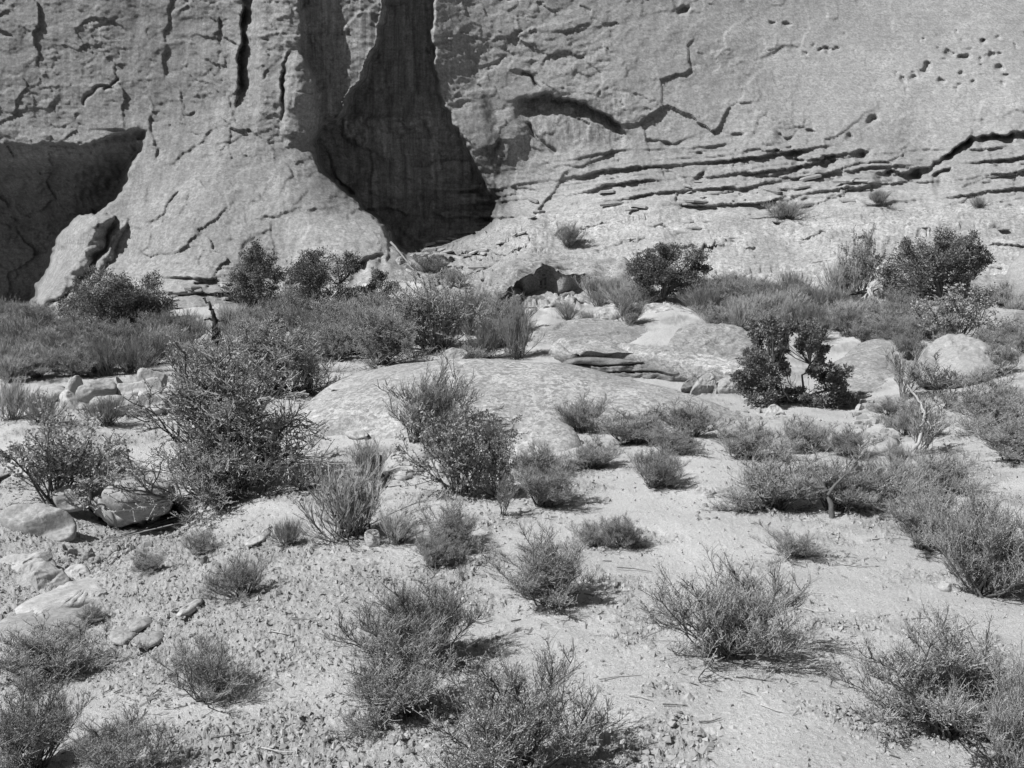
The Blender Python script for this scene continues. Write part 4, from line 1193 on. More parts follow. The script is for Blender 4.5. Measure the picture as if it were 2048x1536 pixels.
def shrub_leafy(seed, stems=18, l1=11, l2=7, lf=5, leaf=0.03, wide=0.36, spread=1.0):
    r = np.random.default_rng(seed)
    az = r.uniform(0, 2 * math.pi, stems); th = np.abs(r.normal(0, 0.5, stems) * spread) + 0.08
    d = np.stack([np.sin(th) * np.cos(az), np.sin(th) * np.sin(az), np.cos(th)], -1)
    st = np.stack([r.normal(0, .06, stems), r.normal(0, .06, stems), np.zeros(stems) - 0.03], -1)
    s0 = grow(r, st, d, r.uniform(.6, 1.05, stems), 7, 0.14, 0.3)
    p, dd, t = sprout(r, s0, l1, 0.25, 1.0, 0.8)
    s1 = grow(r, p, dd, r.uniform(.15, .4, len(p)) * (1.2 - .6 * t), 4, 0.18, 0.35)
    p, dd, t = sprout(r, s1, l2, 0.2, 1.0, 0.8)
    s2 = grow(r, p, dd, r.uniform(.05, .12, len(p)), 1, 0.2, 0.2)
    p, dd = tips(r, s2, lf, 0.2); f1 = leaves(r, p, leaf, leaf * wide, dd)
    p, dd = tips(r, s1, lf, 0.3); f2 = leaves(r, p, leaf, leaf * wide, dd)
    return [tubes(s0, r.uniform(.009, .016, stems), 0.004, 4), tubes(s1, .0055, .003)], [tubes(s2, .003, .002)], [f1, f2]

def shrub_dry(seed, stems=16, l1=9, l2=6):
    return shrub_blackbrush(seed, stems, l1, l2, 0, 0.9, twig=0.0045)

PROTO = {}
def proto(kind, seeds, fn, mats, **kw):
    PROTO[kind] = []
    for s in seeds:
        got = fn(s, **kw)
        wood, fine, fol = got[:3]; dead = got[3] if len(got) > 3 else []
        parts = norm_to(wood + fine + fol + dead)
        a = len(wood); b_ = a + len(fine); c_ = b_ + len(fol)
        out = []
        for nm, ch, mt in (('stems', parts[:a], mats[0]), ('twigs', parts[a:b_], mats[1]), ('foliage', parts[b_:c_], mats[2]), ('dead_twigs', parts[c_:], M_DEAD)):
            if ch:
                v, q = merge(ch)
                me = quad_mesh(nm, v, q, smooth=False)
                me.materials.append(mt)
                out.append((nm, me))
        PROTO[kind].append(out)

proto('bb', (1, 2, 3), shrub_blackbrush, (M_WOOD, M_TWIG, M_LEAF), stems=42, l1=16, l2=10, lf=4)
proto('sp', (5, 6), shrub_blackbrush, (M_WOOD, M_TWIG, M_LEAF), stems=38, l1=14, l2=9, lf=3, spread=1.3)
proto('br', (11, 12, 13), shrub_broom, (M_WOOD, M_TWIG, M_LEAFB))
proto('lf', (21, 22), shrub_leafy, (M_WOOD, M_TWIG, M_LEAFC))
proto('tw', (31, 32), shrub_leafy, (M_WOOD, M_TWIG, M_LEAFD), stems=32, l1=14, l2=9, lf=8, leaf=0.014, wide=0.36, spread=1.15)
proto('dry', (41, 42), shrub_dry, (M_WOOD, M_TWIG, M_TWIG))

_sr = np.random.default_rng(77)
def grow_parts(pr, root, scale=None):
    stems = None
    for n_, me in pr:
        o = link(n_, me, parent=stems if n_ in ('twigs', 'dead_twigs') else root, kind=None if n_ == 'stems' else 'stuff')
        if scale and o.parent == root: o.scale = scale
        if n_ == 'stems': stems = o

_cnt = {}
SHRUBS = []
def shrub(kind, x0, y0, x1, y1, label, group=None, name=None, d=None, deep=1.0):
    cx_, w = (x0 + x1) / 2, x1 - x0
    e = math.sin(math.atan(-float(ray(cx_, y1)[1])))
    by = y1 - 0.22 * w * e
    p = spot(cx_, by) if d is None else at(cx_, by, d)
    k = p[1] / F
    H = max((by - y0 - 0.16 * w * e) / math.sqrt(1 - e * e), 0.35 * (y1 - y0)) * k
    W = w * k
    i = _cnt.get(kind, 0); _cnt[kind] = i + 1
    pr = PROTO[kind][i % len(PROTO[kind])]
    nm = name or {'bb': 'desert_shrub', 'sp': 'spreading_shrub', 'br': 'broom_shrub', 'lf': 'leafy_shrub', 'tw': 'twiggy_bush', 'dry': 'bare_shrub'}[kind]
    root = link(nm, None, label=label, cat='shrub', group=group)
    root.location = p
    root.rotation_euler = (_sr.normal(0, .09), _sr.normal(0, .09), _sr.uniform(0, 6.28))
    sx_ = _sr.uniform(.88, 1.16)
    root.scale = (W * 1.06 * sx_, W * 1.06 * deep / sx_, H * 1.06 * _sr.uniform(.94, 1.08))
    SHRUBS.append((p, W, H))
    grow_parts(pr, root)
    return root

def add_to(root, kind):
    """more growth on the same plant"""
    grow_parts(PROTO[kind][0], root, (.8, .8, .9))

S = shrub
# foreground
S('sp', 1300,1105,1612,1345, 'wide ragged shrub standing alone on pale sand, right of centre foreground')
S('bb', 1726,1215,2070,1500, 'largest shrub in the lower right corner, dark stems at its base')
S('sp', 1900,1330,2150,1580, 'shrub cut by the bottom right corner of the picture')
S('bb', 716,1150,964,1355, 'dense upright shrub, upper of the three crowded at bottom centre')
S('bb', 678,1270,900,1452, 'rounded shrub, left one of the three crowded at bottom centre')
S('sp', 826,1305,1222,1590, 'big open shrub at the bottom edge beside the pointed stone')
S('bb', 996,1066,1206,1228, 'compact dark shrub on bare sand above the three crowded ones')
S('sp', 298,1275,524,1425, 'pale low spreading shrub in the lower left slope')
S('bb', -10,1235,212,1375, 'dark shrub at the left edge below the grey bedrock shelf')
S('bb', -30,1370,160,1560, 'shrub in the lower left corner of the picture')
S('sp', 130,1420,350,1580, 'pale shrub at the bottom edge right of the corner shrub')
S('sp', 404,1098,556,1205, 'small sprawling shrub on the crusty slope above the wash')
S('bb', 152,1200,208,1252, 'tiny shrub beside the end of the pale bedrock slab')
S('bb', 1156,1034,1222,1094, 'left one of two tiny shrubs near the centre path')
S('bb', 1206,1026,1284,1098, 'right one of two tiny shrubs near the centre path')
S('sp', 1524,1056,1646,1128, 'small sparse shrub on open sand below the single-trunked shrub')
S('bb', 1760,955,1944,1112, 'shrub on the right, up slope and left of the overhanging right edge thicket')
S('bb', 1862,985,2075,1205, 'thick shrub at the right edge above the pale flattish stone')
S('bb', 1454,892,1640,1024, 'rounded shrub left of the single-trunked shrub')
t_ = S('dry', 1572,884,1764,1030, 'bushy shrub on a single leaning trunk in the sand, right of centre')
add_to(t_, 'bb')
S('br', 1712,915,1846,1005, 'fine upright broom shrub right of the single-trunked shrub')
S('bb', 1800,884,1934,992, 'shrub with one bent bare stem behind the broom on the right')
S('bb', 1246,896,1362,984, 'rounded shrub alone beside the upper end of the sandy path')
S('bb', 1018,915,1156,1020, 'dome shaped shrub right of the broad leaved shrub in the centre')
S('dry', 976,955,1034,1036, 'thin sparse shrub between two fuller ones at the centre')
S('bb', 826,994,972,1112, 'upright shrub below the broad leaved shrub in the centre')
S('bb', 820,1060,910,1142, 'small shrub in front of the upright one below the centre')
S('br', 592,930,806,1084, 'large fine broom shrub with the pale block at its foot')
S('br', 536,1036,614,1098, 'small broom shrub at lower left of the large fine one')
S('br', 746,1020,836,1090, 'low grassy broom right of the pale block')
S('sp', 344,1058,456,1118, 'pale low shrub on the bank right of the heap of dead sticks')
S('bb', 262,1102,334,1152, 'small pale shrub on the bank below the heap of dead sticks')
S('br', 690,880,790,960, 'thin broom shrub in front of the left end of the dome')
# middle
S('lf', 812,800,1034,1004, 'broad leaved shrub with round leaves in front of the dome')
S('lf', 940,850,1040,1000, 'upright leafy stems at the right side of the broad leaved central shrub')
u_ = S('dry', 762,704,916,890, 'dark upright bush with arching stems growing in front of the dome', deep=0.8)
add_to(u_, 'bb')
S('tw', 268,700,612,1020, 'tallest dense twiggy bush left of the dome, leaning over the layered boulder')
S('tw', 300,860,590,1030, 'shaded lower growth under the tallest twiggy bush')
S('tw', 430,640,660,800, 'twiggy bush behind the tallest one, reaching to the dome')
S('br', 556,700,660,790, 'dark broom shrub squeezed against the left end of the dome')
S('lf', -4,815,216,1024, 'broad leaved shrub at the far left above the pillow shaped boulder')
S('br', 120,895,250,975, 'dark fine shrub behind the broad leaved one at far left')
S('br', 172,790,256,856, 'small pale broom in front of the block ledge at left')
S('br', -20,760,62,846, 'fine broom at the left edge above the smooth rock sheet')
S('br', 40,782,124,852, 'second fine broom from the left edge above the smooth rock sheet')
S('tw', 756,560,985,708, 'large twiggy bush in front of the buttress toe, above the dome')
S('tw', 690,620,830,735, 'twiggy bush left of the large one above the dome')
S('br', 930,640,1010,720, 'pale shrub behind the top edge of the dome')
S('br', 1000,610,1066,720, 'pale shrub right of the tilted grey boulder')
S('br', 880,690,985,730, 'low shrub along the top edge of the dome')
S('bb', 1000,590,1060,668, 'leafy shrub in front of the grey boulder by the overhang')
S('bb', 1104,790,1216,866, 'leftmost shrub of the row in front of the right part of the dome')
S('bb', 1196,806,1330,892, 'second shrub of the row in front of the right part of the dome')
S('bb', 1320,800,1446,880, 'shrub at the right end of the dome')
S('bb', 1286,850,1390,914, 'shrub standing before the row at the right part of the dome')
S('bb', 1132,868,1232,938, 'shrub below the leftmost of the dome row')
S('bb', 1030,880,1136,958, 'shrub beside the small lichened rock hump')
S('bb', 1424,838,1560,922, 'shrub right of the path top, below the bright angular stone')
S('bb', 1556,832,1660,906, 'shrub below the gnarled juniper, left of two')
S('bb', 1640,846,1740,918, 'shrub below the gnarled juniper, right of two')
S('br', 1758,880,1830,940, 'pale broom clump below the bleached bent branch')
S('dry', 1764,700,1850,800, 'bare dark twigged shrub left of the smooth humped boulder')
S('dry', 1826,702,1940,800, 'bare dark twigged shrub in front of the smooth humped boulder')
S('dry', 1786,800,1890,910, 'leggy bare shrub with bleached bent branch on the right')
S('bb', 1960,686,2036,748, 'round dark shrub right of the smooth humped boulder')
S('bb', 1896,756,2062,866, 'big pale shrub at the right edge below the humped boulder')
S('bb', 1946,816,2110,934, 'big rounded shrub at the right edge above the thick one')
S('bb', 1792,660,1846,722, 'small dark shrub touching the left flank of the humped boulder')
S('lf', 1822,566,1990,690, 'broad leafy bush in front of the big juniper at right')
S('lf', 1680,470,1750,604, 'tall thin leafy bush left of the big juniper')
S('br', 1640,520,1720,606, 'pale broom at the foot of the slickrock left of the thin leafy bush')
S('br', 1548,540,1622,604, 'fan shaped broom at the foot of the slickrock slope')
S('bb', 1478,550,1560,606, 'darker twiggy shrub left of the fan shaped broom')
S('br', 2000,590,2060,640, 'shrub under the tall boulder at the right edge')
S('bb', 1960,560,2030,610, 'twiggy shrub between big juniper and tall boulder')
S('bb', 1985,640,2060,690, 'round shrub at the right edge above the humped boulder')
S('bb', 1228,590,1280,655, 'dark leafy sprig among the bright boulders')
S('br', 1204,575,1300,618, 'pale broom behind the white topped boulder')
S('br', 1112,600,1158,640, 'feathery broom left of the white boulders')
S('br', 1152,622,1196,656, 'small broom directly left of the white boulders')
S('bb', 832,490,892,548, 'lone twiggy shrub in the mouth of the shaded alcove')
S('br', 876,530,940,572, 'pale grass like shrub below the mouth of the alcove')
S('bb', 1110,440,1156,492, 'lone dark shrub on the bare slickrock below the arch')
S('br', 1530,400,1606,436, 'low broom under the right-hand ledges of the cliff')
S('br', 1730,382,1782,410, 'small broom under the ledges, right of the low one')
S('br', 1940,390,1975,412, 'tiny shrub under the cliff ledges near the right edge')
# fields of alike shrubs
def field(n, seed, poly, wr, hr, kinds, label, group, gap=26):
    r = np.random.default_rng(seed)
    p = np.array(poly, float); got = []
    tries = 0
    while len(got) < n and tries < 4000:
        tries += 1
        a = r.uniform(p[:, 0].min(), p[:, 0].max()); b_ = r.uniform(p[:, 1].min(), p[:, 1].max())
        if not inside(poly, np.array([a]), np.array([b_]))[0]: continue
        if any(abs(a - u) < gap and abs(b_ - v) < gap * .45 for u, v in got): continue
        got.append((a, b_))
    got.sort(key=lambda t: t[1])
    nr = max(1, round(len(got) / 9)); per_ = math.ceil(len(got) / nr)
    rown = ['back', 'front'] if nr == 2 else ['back', 'middle', 'front'] if nr == 3 else ['back', 'second', 'third', 'front']
    order = ['leftmost', 'second', 'third', 'fourth', 'fifth', 'sixth', 'seventh', 'eighth', 'ninth', 'tenth', 'eleventh', 'twelfth', 'thirteenth', 'fourteenth']
    tagged = []
    for g in range(nr):
        row = sorted(got[g * per_:(g + 1) * per_])
        for i, pt in enumerate(row):
            which = order[i] + (' shrub' if i == 0 else ' shrub from left') + (' in the %s row' % rown[g] if nr > 1 else '')
            tagged.append((pt, which + ' ' + label))
    for (a, b_), label_ in tagged:
        w = r.uniform(*wr); h = r.uniform(*hr)
        S(kinds[r.integers(len(kinds))], a - w / 2, b_ - h, a + w / 2, b_, label_, group)
field(34, 301, [(-10,680),(120,700),(330,694),(400,690),(360,700),(330,745),(240,752),(60,765),(-10,770)], (66, 118), (48, 76), ('br', 'br', 'bb'),
      'of the field left of the dead snag', 'shrub field left of the dead snag')
field(5, 302, [(-10,650),(100,645),(110,668),(-10,675)], (56, 90), (40, 60), ('br', 'bb'),
      'along the buttress foot at left', 'shrubs at the foot of the buttress')
field(22, 303, [(440,668),(560,672),(720,664),(760,690),(700,740),(640,735),(560,720),(470,730)], (70, 120), (56, 90), ('tw', 'br', 'tw'),
      'between dead snag and dome', 'shrubs between snag and dome')
field(26, 304, [(1410,610),(1520,600),(1640,610),(1700,620),(1720,665),(1640,690),(1540,660),(1420,670)], (56, 92), (40, 62), ('br', 'br', 'bb'),
      'on the flat behind the gnarled juniper', 'shrubs behind the gnarled juniper')
field(13, 305, [(1690,640),(1760,632),(1840,640),(1850,690),(1760,700),(1690,690)], (56, 92), (40, 58), ('br', 'bb'),
      'below the pile of bleached roots', 'shrubs below the bleached roots')
field(8, 306, [(1180,590),(1290,580),(1300,612),(1190,618)], (46, 70), (32, 46), ('br',),
      'low beside the middle juniper, left side', 'brooms left of the middle juniper')
field(8, 307, [(1390,590),(1470,580),(1480,620),(1400,628)], (50, 80), (36, 52), ('br', 'bb'),
      'low beside the middle juniper, right side', 'shrubs right of the middle juniper')

field(4, 308, [(330,690),(392,690),(392,760),(340,745)], (56, 86), (40, 56), ('br', 'bb'),
      'just left of the dead snag', 'shrubs left of the dead snag')
field(7, 312, [(470,670),(530,660),(520,780),(440,800),(440,770)], (66, 110), (50, 80), ('tw', 'br', 'bb'),
      'just right of the dead snag', 'shrubs right of the dead snag')
field(10, 309, [(690,650),(1000,650),(1000,712),(700,722)], (70, 120), (54, 86), ('tw', 'tw', 'br'),
      'between the large twiggy bush and the dome', 'bushes behind the dome')
field(6, 310, [(1740,830),(1900,815),(1900,880),(1750,900)], (60, 90), (44, 66), ('dry', 'bb'),
      'around the bleached bent branch', 'shrubs around the bent branch')
field(7, 311, [(1860,700),(2050,700),(2050,770),(1880,775)], (56, 90), (40, 60), ('bb', 'dry', 'br'),
      'below the smooth humped boulder', 'shrubs below the humped boulder')
# ---- junipers
def juniper(label, base, clumps, seed, trunk_px=9, dens=1.0, dead=0, d=None, lean=0.0, fork=3, leaf=0.062, tall=1.0):
    r = np.random.default_rng(seed)
    b0 = np.array(spot(*base) if d is None else at(base[0], base[1], d))
    dep = b0[1]
    k = dep / F
    root = link('juniper_tree', None, label=label, cat='tree', group='junipers')
    root.location = b0
    cl = np.array(clumps, float)
    an_ = r.uniform(0, 6.28, (len(cl), 2)); rs_ = r.uniform(.45, .7, (len(cl), 2))
    sat = np.stack([cl[:, None, 0] + np.cos(an_) * cl[:, None, 2] * 1.25, cl[:, None, 1] + np.sin(an_) * cl[:, None, 2], cl[:, None, 2] * rs_], -1).reshape(-1, 3)
    sat = sat[sat[:, 1] < base[1] - 4]
    cl = np.concatenate([cl * np.array([1, 1, .9]), sat])
    spread = np.ptp(cl[:, 0]) * k * 0.42
    rel = np.abs(cl[:, 0] - cl[:, 0].mean()) / (np.ptp(cl[:, 0]) / 2 + 1e-6)
    off = r.uniform(-1, 1, len(cl)) * spread * np.sqrt(np.clip(1 - rel ** 2, 0.1, 1)) * 0.8
    cen = at(cl[:, 0], cl[:, 1], dep + off) - b0
    rad = cl[:, 2] * k * 1.3
    # trunks: a few twisted forks, each clump reached from the nearest one
    height = cen[:, 2].max()
    wood = []
    lim = []
    tr = []
    for f in range(fork):
        tgt = cen[r.integers(len(cen))] * np.array([0.55, 0.55, 0.6]) if f else cen.mean(0) * np.array([0.6, .6, 1.0]) * tall
        t = np.linspace(0, 1, 8)[:, None]
        ln = np.array([0, 0, -0.08]) * (1 - t) + tgt * t + np.sin(t * math.pi * 2) * r.normal(0, .06 * height, 3) * t + r.normal(0, .02 * height, (8, 3)) * t
        tr.append(ln)
    tr = np.stack(tr)
    wood.append(tubes(tr, trunk_px * k * r.uniform(.35, .55, len(tr)), trunk_px * k * 0.15, 6))
    flat_tr = tr.reshape(-1, 3)
    for c_, ra in zip(cen, rad):
        w_ = np.linalg.norm(flat_tr - c_, axis=1) + (flat_tr[:, 2] > c_[2]) * 0.6
        s = flat_tr[np.argmin(w_)]
        t = np.linspace(0, 1, 6)[:, None]
        ln = s * (1 - t) + c_ * t
        ln = ln + np.sin(t * math.pi) * r.normal(0, .08 * np.linalg.norm(c_ - s) + .01, 3) + r.normal(0, .01, (6, 3)) * t
        lim.append(ln)
    lim = np.stack(lim)
    wood.append(tubes(lim, trunk_px * k * 0.15, trunk_px * k * 0.06, 4))
    fol, sub_l = [], []
    for c_, ra, ln in zip(cen, rad, lim):
        n = max(6, int((20 if ra > 0.26 else 11) * dens))
        tgt = c_ + unit(r.normal(size=(n, 3))) * (ra * r.uniform(.35, 1.0, n) ** .6)[:, None] * np.array([1, 1, .85])
        s = ln[r.integers(2, 6, n)]
        t = np.linspace(0, 1, 4)[None, :, None]
        sl = s[:, None] * (1 - t) + tgt[:, None] * t
        sl = sl + np.sin(t * math.pi) * r.normal(0, .12 * ra, (n, 1, 3))
        sub_l.append(sl)
        m = int(21 * dens)
        p = np.repeat(tgt, m, 0) + r.normal(0, 0.20 * ra, (n * m, 3)) * np.array([1, 1, .8])
        out = unit(p - c_) * 0.8 + np.array([0, 0, .5])
        fol.append(leaves(r, p, leaf, leaf * 0.3, out))
        q = np.repeat(sl[:, 2], 16, 0) + r.normal(0, 0.2 * ra, (n * 16, 3))
        fol.append(leaves(r, q, leaf, leaf * 0.3, unit(q - c_)))
    v, q = merge(wood); o = link('trunk', quad_mesh('trunk', v, q), M_BARK, root)
    v, q = merge([tubes(np.concatenate(sub_l), trunk_px * k * .06, trunk_px * k * .025)])
    link('branches', quad_mesh('branches', v, q, smooth=False), M_BARK, o, kind='stuff')
    v, q = merge(fol); link('crown', quad_mesh('crown', v, q, smooth=False), M_JUN, root, kind='stuff')
    if dead:
        az = r.uniform(0, 2 * math.pi, dead)
        st = tr.reshape(-1, 3)[r.integers(0, len(tr) * 8, dead)]
        dd = np.stack([np.cos(az), np.sin(az), r.uniform(-.3, .9, dead)], -1)
        l0 = grow(r, st, dd, r.uniform(.25, .6, dead) * height, 7, .3, .1)
        p, dd, _ = sprout(r, l0, 4, .3, 1, .8)
        l1_ = grow(r, p, dd, r.uniform(.08, .22, len(p)) * height, 4, .3)
        v, q = merge([tubes(l0, trunk_px * k * .17, trunk_px * k * .05, 4), tubes(l1_, trunk_px * k * .07, trunk_px * k * .03)])
        link('dead_branches', quad_mesh('dead_branches', v, q), M_DEAD, root)
    return root

juniper('dark juniper at far left standing against the leaning slab', (200,660), [(205,562,24),(190,585,26),(222,590,26),(158,622,34),(136,640,26),(200,618,30),(165,650,26),(232,622,28),(215,646,26)], 501, 9)
juniper('rounded juniper right beside the far left one', (288,655), [(262,592,24),(295,585,26),(318,600,22),(272,618,28),(304,622,28),(326,625,14),(285,640,24),(250,640,20)], 502, 9)
juniper('pointed open juniper in front of the buttress, with tapering top', (522,618), [(520,494,13),(512,512,16),(528,522,16),(490,535,18),(540,545,20),(512,548,20),(470,558,18),(556,558,13),(498,572,20),(530,578,18),(462,586,17),(485,602,18),(512,604,20),(545,598,16)], 503, 9, 0.9)
juniper('broad dark juniper right of the pointed one', (650,634), [(600,545,24),(638,534,24),(676,528,22),(700,540,12),(588,576,28),(626,572,30),(668,566,26),(606,602,26),(646,602,26),(684,590,22),(574,600,18),(695,610,16)], 504, 10)
juniper('small thin juniper right of the broad dark one', (752,628), [(756,560,13),(772,574,14),(742,580,10),(766,598,15),(738,604,15),(712,612,15),(776,612,10)], 505, 6)
juniper('middle juniper on the bench above the bright boulders', (1322,604), [(1290,518,18),(1318,508,15),(1346,503,18),(1384,512,18),(1306,542,26),(1350,538,28),(1394,542,16),(1328,572,24),(1374,568,24),(1292,564,18),(1402,566,11)], 506, 11)
juniper('big spreading juniper on the right in front of the slickrock slope', (1880,598), [(1886,474,17),(1830,498,20),(1868,498,24),(1908,490,20),(1936,488,17),(1950,505,12),(1800,528,24),(1842,532,28),(1886,526,24),(1780,560,22),(1814,564,25),(1858,568,22),(1910,545,20),(1940,540,16),(1964,526,13),(1924,556,14),(1772,590,13),(1802,592,16),(1840,595,16)], 507, 12)
juniper('gnarled half dead juniper with open crown and bleached branches in the wash', (1592,806), [(1536,652,13),(1558,660,13),(1520,668,12),(1552,682,12),(1596,650,13),(1618,660,16),(1606,678,13),(1634,690,15),(1640,660,9),(1560,705,11),(1512,706,13),(1498,724,16),(1536,722,18),(1508,752,22),(1546,752,16),(1490,774,17),(1522,786,18),(1566,738,9),(1660,742,17),(1684,752,14),(1654,776,22),(1682,786,15),(1640,798,15),(1666,802,13),(1636,728,10),(1480,750,9),(1602,786,11),(1574,794,11),(1622,804,11),(1556,806,11),(1704,800,9),(1500,798,12),(1545,775,12),(1626,745,9)], 508, 9, 1.0, dead=12, d=19.4, fork=6, leaf=0.05, tall=0.3)

# ---- dead wood
def sticks(name, label, cat, lines, r0, r1, mat, sides=5, group=None):
    """a dead plant: each line a list of (pixel x, pixel y, distance)"""
    root = None
    org = at(*lines[0][0])
    root = link(name, None, label=label, cat=cat, group=group); root.location = org
    for i, ln in enumerate(lines):
        a = np.array(ln, float)
        t = np.linspace(0, len(a) - 1, 4 * len(a) - 3)
        a = np.stack([np.interp(t, np.arange(len(a)), a[:, c]) for c in range(3)], -1)
        p = at(a[:, 0], a[:, 1], a[:, 2]) - org
        rr = np.random.default_rng(i + 5)
        p = p + rr.normal(0, r0[i % len(r0)] * 0.35, p.shape) * np.linspace(0, 1, len(p))[:, None]
        v, q = tubes(p[None], r0[i % len(r0)], r1, sides)
        if i == 0: first = link('trunk' if name == 'dead_snag' else 'branch', quad_mesh('branch', v, q), mat, root)
        else: link('branch', quad_mesh('branch', v, q), mat, first if name == 'dead_snag' else root)
    return root
sd_ = float(spot(428, 690)[1])
sticks('dead_snag', 'dark dead snag with two short side prongs standing among the shrubs at left', 'dead tree',
       [[(429,692,sd_),(431,664,sd_),(430,640,sd_),(428,626,sd_),(419,606,sd_),(403,596,sd_)], [(429,642,sd_),(420,637,sd_),(410,640,sd_-.1)],
        [(432,640,sd_),(438,642,sd_),(447,639,sd_-.1)], [(430,690,sd_),(436,682,sd_),(441,673,sd_)]], [0.11, 0.045, 0.045, 0.035], 0.022, M_CHAR, 7)
rr_ = np.random.default_rng(61)
dr = float(spot(1738, 620)[1])
ls = []
for i in range(16):
    a = rr_.uniform(1712, 1776); bb_ = rr_.uniform(606, 624)
    ls.append([(1738 + rr_.normal(0, 4), 586 + rr_.normal(0, 4), dr + .4), ((1738 + a) / 2 + rr_.normal(0, 4), 598 + rr_.normal(0, 3), dr + .1), (a, bb_, dr - .3)])
sticks('root_pile', 'pile of bleached dead roots and branches left of the big juniper', 'dead wood', ls, [0.045, 0.03, 0.035], 0.015, M_DEAD)
ls = [[(1740,588,dr+.4),(1734,580,dr+.4),(1715,583,dr+.2),(1694,592,dr)], [(1738,590,dr+.4),(1725,586,dr+.3),(1700,590,dr+.1),(1690,598,dr)], [(1742,588,dr+.4),(1750,580,dr+.5),(1758,576,dr+.6)]]
sticks('dead_branch', 'dark arched dead branches above the pile of bleached roots', 'dead wood', ls, [0.04], 0.012, M_CHAR)
d1 = float(spot(30, 700)[1])
sticks('dead_branch', 'bleached crooked branch in the shrub field at far left', 'dead wood', [[(36,708,d1),(42,702,d1),(54,706,d1),(54,696,d1),(48,690,d1)], [(12,702,d1),(18,708,d1)], [(0,714,d1),(8,720,d1)]], [0.04], 0.02, M_DEAD)
d1 = float(spot(1235, 662)[1])
sticks('fallen_branch', 'dark fallen branch lying on the rock below the dark sprig', 'dead wood',
       [[(1206,664,d1),(1222,656,d1),(1240,654,d1),(1256,660,d1),(1268,656,d1)], [(1236,656,d1),(1246,666,d1-.1),(1262,670,d1-.2)], [(1220,657,d1),(1232,664,d1),(1250,662,d1)]], [0.05, 0.035], 0.02, M_CHAR)
# heaps of drift sticks in the wash
def heap(label, n, seed, a, b_, jit, r0, mat, name='stick_heap'):
    r = np.random.default_rng(seed); ls = []
    for i in range(n):
        p0 = np.array(a) + r.normal(0, jit, 2); p1 = np.array(b_) + r.normal(0, jit * 1.2, 2)
        f0, f1 = r.uniform(-.1, .4), r.uniform(.6, 1.15)
        u, v = p0 + (p1 - p0) * f0, p0 + (p1 - p0) * f1
        m = (u + v) / 2 + r.normal(0, 4, 2)
        du = float(spot(u[0], u[1])[1]) - .05; dv = float(spot(v[0], v[1])[1]) - .05
        ls.append([(u[0], u[1], du), (m[0], m[1] - 2, (du + dv) / 2), (v[0], v[1], dv)])
    return sticks(name, label, 'dead wood', ls, [r0, r0 * .6, r0 * .8], r0 * .4, mat, 4)
heap('heap of dead sticks washed under the layered boulder', 26, 71, (350,1040), (215,1085), 9, 0.014, M_TWIG)
heap('sparse dead twigs hanging over the pale bedrock slab', 9, 72, (280,1075), (190,1155), 10, 0.011, M_WOOD)
heap('bundle of pale broken stalks right of the broad leaved shrub at far left', 22, 73, (215,885), (255,920), 9, 0.012, M_DEAD)
d1 = float(spot(560, 905)[1]) - .4
ls = []
r = np.random.default_rng(81)
for i in range(16):
    ls.append([(520 + r.normal(0, 8), 868 + r.normal(0, 8), d1), (560 + r.normal(0, 12), 845 + r.normal(0, 8), d1 - r.uniform(0, .4)), (600 + r.normal(0, 14), 842 + r.normal(0, 10), d1 - .2), (628 + r.normal(0, 12), 862 + r.normal(0, 10), d1)])
sticks('arching_branches', 'arching bare dark branches between the tallest twiggy bush and the dome', 'dead wood', ls, [0.014, 0.009], 0.004, M_WOOD, 4)
d1 = float(spot(575, 800)[1]) - 1.5
ls = [[(575 + 7 * i + r.normal(0, 3), 788 + r.normal(0, 3), d1), (558 + 5 * i, 792 + r.normal(0, 4), d1 - .1), (552 + 6 * i + r.normal(0, 3), 822 + r.normal(0, 8), d1 - .2)] for i in range(7)]
sticks('drooping_branches', 'pale drooping branches in the shade left of the dome', 'dead wood', ls, [0.02, 0.014], 0.006, M_DEAD, 4)
d1 = 14.0
sticks('bent_branch', 'bleached bent branch rising above the leggy bare shrub on the right', 'dead wood',
       [[(1818,905,13.6),(1838,886,13.7),(1846,850,13.8),(1850,826,13.9),(1842,806,14),(1826,786,14.1),(1814,770,14.2)], [(1848,836,13.9),(1858,845,13.8),(1866,866,13.7)], [(1846,828,13.9),(1852,812,14)]], [0.03, 0.02], 0.012, M_DEAD, 6)
d1 = float(spot(1664, 1030)[1])
from mathutils import Matrix
inv_ = Matrix.LocRotScale(t_.location, t_.rotation_euler, t_.scale).inverted()
for i, ln in enumerate([[(1664,1034,d1),(1662,1008,d1),(1654,985,d1+.05),(1640,960,d1+.1),(1620,935,d1+.15)], [(1656,990,d1),(1668,972,d1),(1690,950,d1)], [(1648,975,d1),(1630,975,d1),(1610,960,d1)]]):
    a = np.array(ln, float)
    t = np.linspace(0, len(a) - 1, 3 * len(a) - 2)
    a = np.stack([np.interp(t, np.arange(len(a)), a[:, c]) for c in range(3)], -1)
    v, q = tubes(at(a[:, 0], a[:, 1], a[:, 2])[None], (0.034, 0.02, 0.02)[i], 0.01, 7)
    o = link('trunk' if i == 0 else 'limb', quad_mesh('trunk', v, q), M_WOOD, t_)
    o.matrix_parent_inverse = inv_
d1 = float(spot(770, 975)[1])
sticks('dead_stump', 'short broken stump beside the large fine broom shrub', 'dead wood',
       [[(770,978,d1),(768,955,d1),(758,938,d1),(764,910,d1)], [(768,958,d1),(780,945,d1)]], [0.045, 0.03], 0.015, M_CHAR, 7)
# the pale root hanging from the nose of the buttress
sticks('hanging_root', 'thin pale root hanging from the nose of the buttress', 'dead wood', [[(781,484,36.8),(792,495,36.7),(804,510,36.6),(816,524,36.5),(828,540,36.4)]], [0.05], 0.02, M_DEAD, 5)
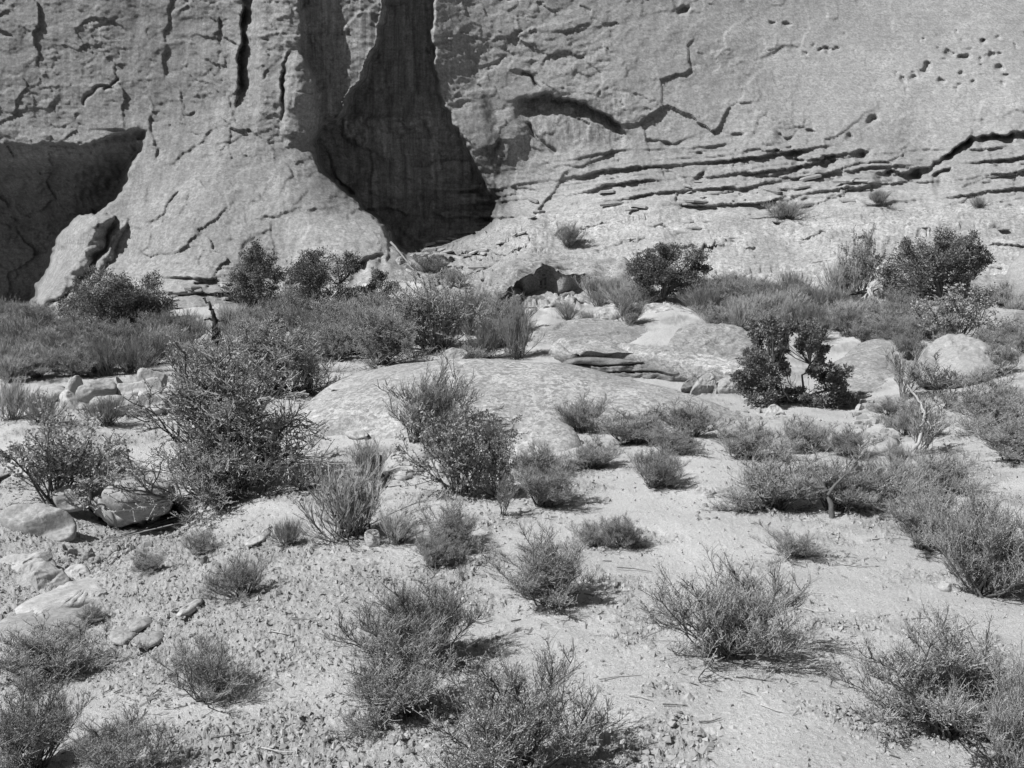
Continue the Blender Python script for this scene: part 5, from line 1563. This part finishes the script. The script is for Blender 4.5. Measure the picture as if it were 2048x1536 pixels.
# twigs fallen on the foreground sand
r = np.random.default_rng(91)
for (a, b_) in [(1240,1355),(1280,1395),(1350,1410),(960,1240),(1130,1260),(1240,1330),(1640,1220),(1680,1250),(1720,1130),(1780,1080),(1620,1180),(560,1265),(610,1240),(460,1470),(560,1500),(1420,1440),(1490,1360),(1560,1420),(1330,1290),(1850,1240),(1270,1140),(1660,1330)]:
    an = r.uniform(-.5, .5); L = r.uniform(20, 45)
    u = (a - L * math.cos(an), b_ - L * math.sin(an) * .5); v = (a + L * math.cos(an), b_ + L * math.sin(an) * .5)
    f = lambda q: (q[0], q[1] - 1, float(spot(*q)[1]) - .01)
    m = (a + r.normal(0, 4), b_ + r.normal(0, 4))
    sticks('fallen_twig', 'thin dry twig fallen on the open foreground sand', 'twig', [[f(u), f(m), f(v)]], [0.006], 0.003, (M_WOOD, M_DEAD)[r.integers(2)], 4, group='twigs on the sand')

# dry leaves and bits of twig dropped around the shrubs: nobody could count them
r = np.random.default_rng(95)
LV, LQ, off_ = [], [], 0
for p, W, H in SHRUBS:
    if p[1] > 20: continue
    n = int(150 * min(W, 1.2) * (1.3 if p[1] < 12 else .6))
    an = r.uniform(0, 6.28, n); rd = np.abs(r.normal(0, .42, n)) * W
    c = np.stack([p[0] + np.cos(an) * rd + .06 * W, p[1] + np.sin(an) * rd, np.zeros(n)], -1)
    keep = []
    for i in range(n):
        # height of the ground under the litter
        dx_, dy_, dz_ = c[i, 0], c[i, 1], 0
        px_ = 1024 + F * c[i, 0] / c[i, 1] * (CP + SP * (CZ - p[2]) / c[i, 1]) ; v_ = ((CZ - p[2]) * CP - c[i, 1] * SP) / (c[i, 1] * CP + (CZ - p[2]) * SP)
        py_ = 768 + F * v_
        if not (-30 < px_ < 2080 and 600 < py_ < 1560): continue
        q = spot(px_, py_)
        c[i] = q; keep.append(i)
    c = c[keep]; n = len(c)
    if n == 0: continue
    an = r.uniform(0, 6.28, n); L = r.uniform(.012, .05, n); w = r.uniform(.002, .006, n)
    d_ = np.stack([np.cos(an), np.sin(an), r.normal(0, .15, n)], -1) * L[:, None]
    s_ = np.stack([-np.sin(an), np.cos(an), r.normal(0, .3, n)], -1) * w[:, None]
    c = c + np.array([0, 0, .008])
    LV.append(np.stack([c - d_ - s_, c + d_ - s_, c + d_ + s_, c - d_ + s_], 1).reshape(-1, 3))
    LQ.append(np.arange(n * 4).reshape(n, 4) + off_); off_ += n * 4
me = quad_mesh('leaf_litter', np.concatenate(LV), np.concatenate(LQ), smooth=False)
link('leaf_litter', me, M_LITTER, label='dry leaf and twig litter lying under the foreground shrubs', cat='litter', kind='stuff')
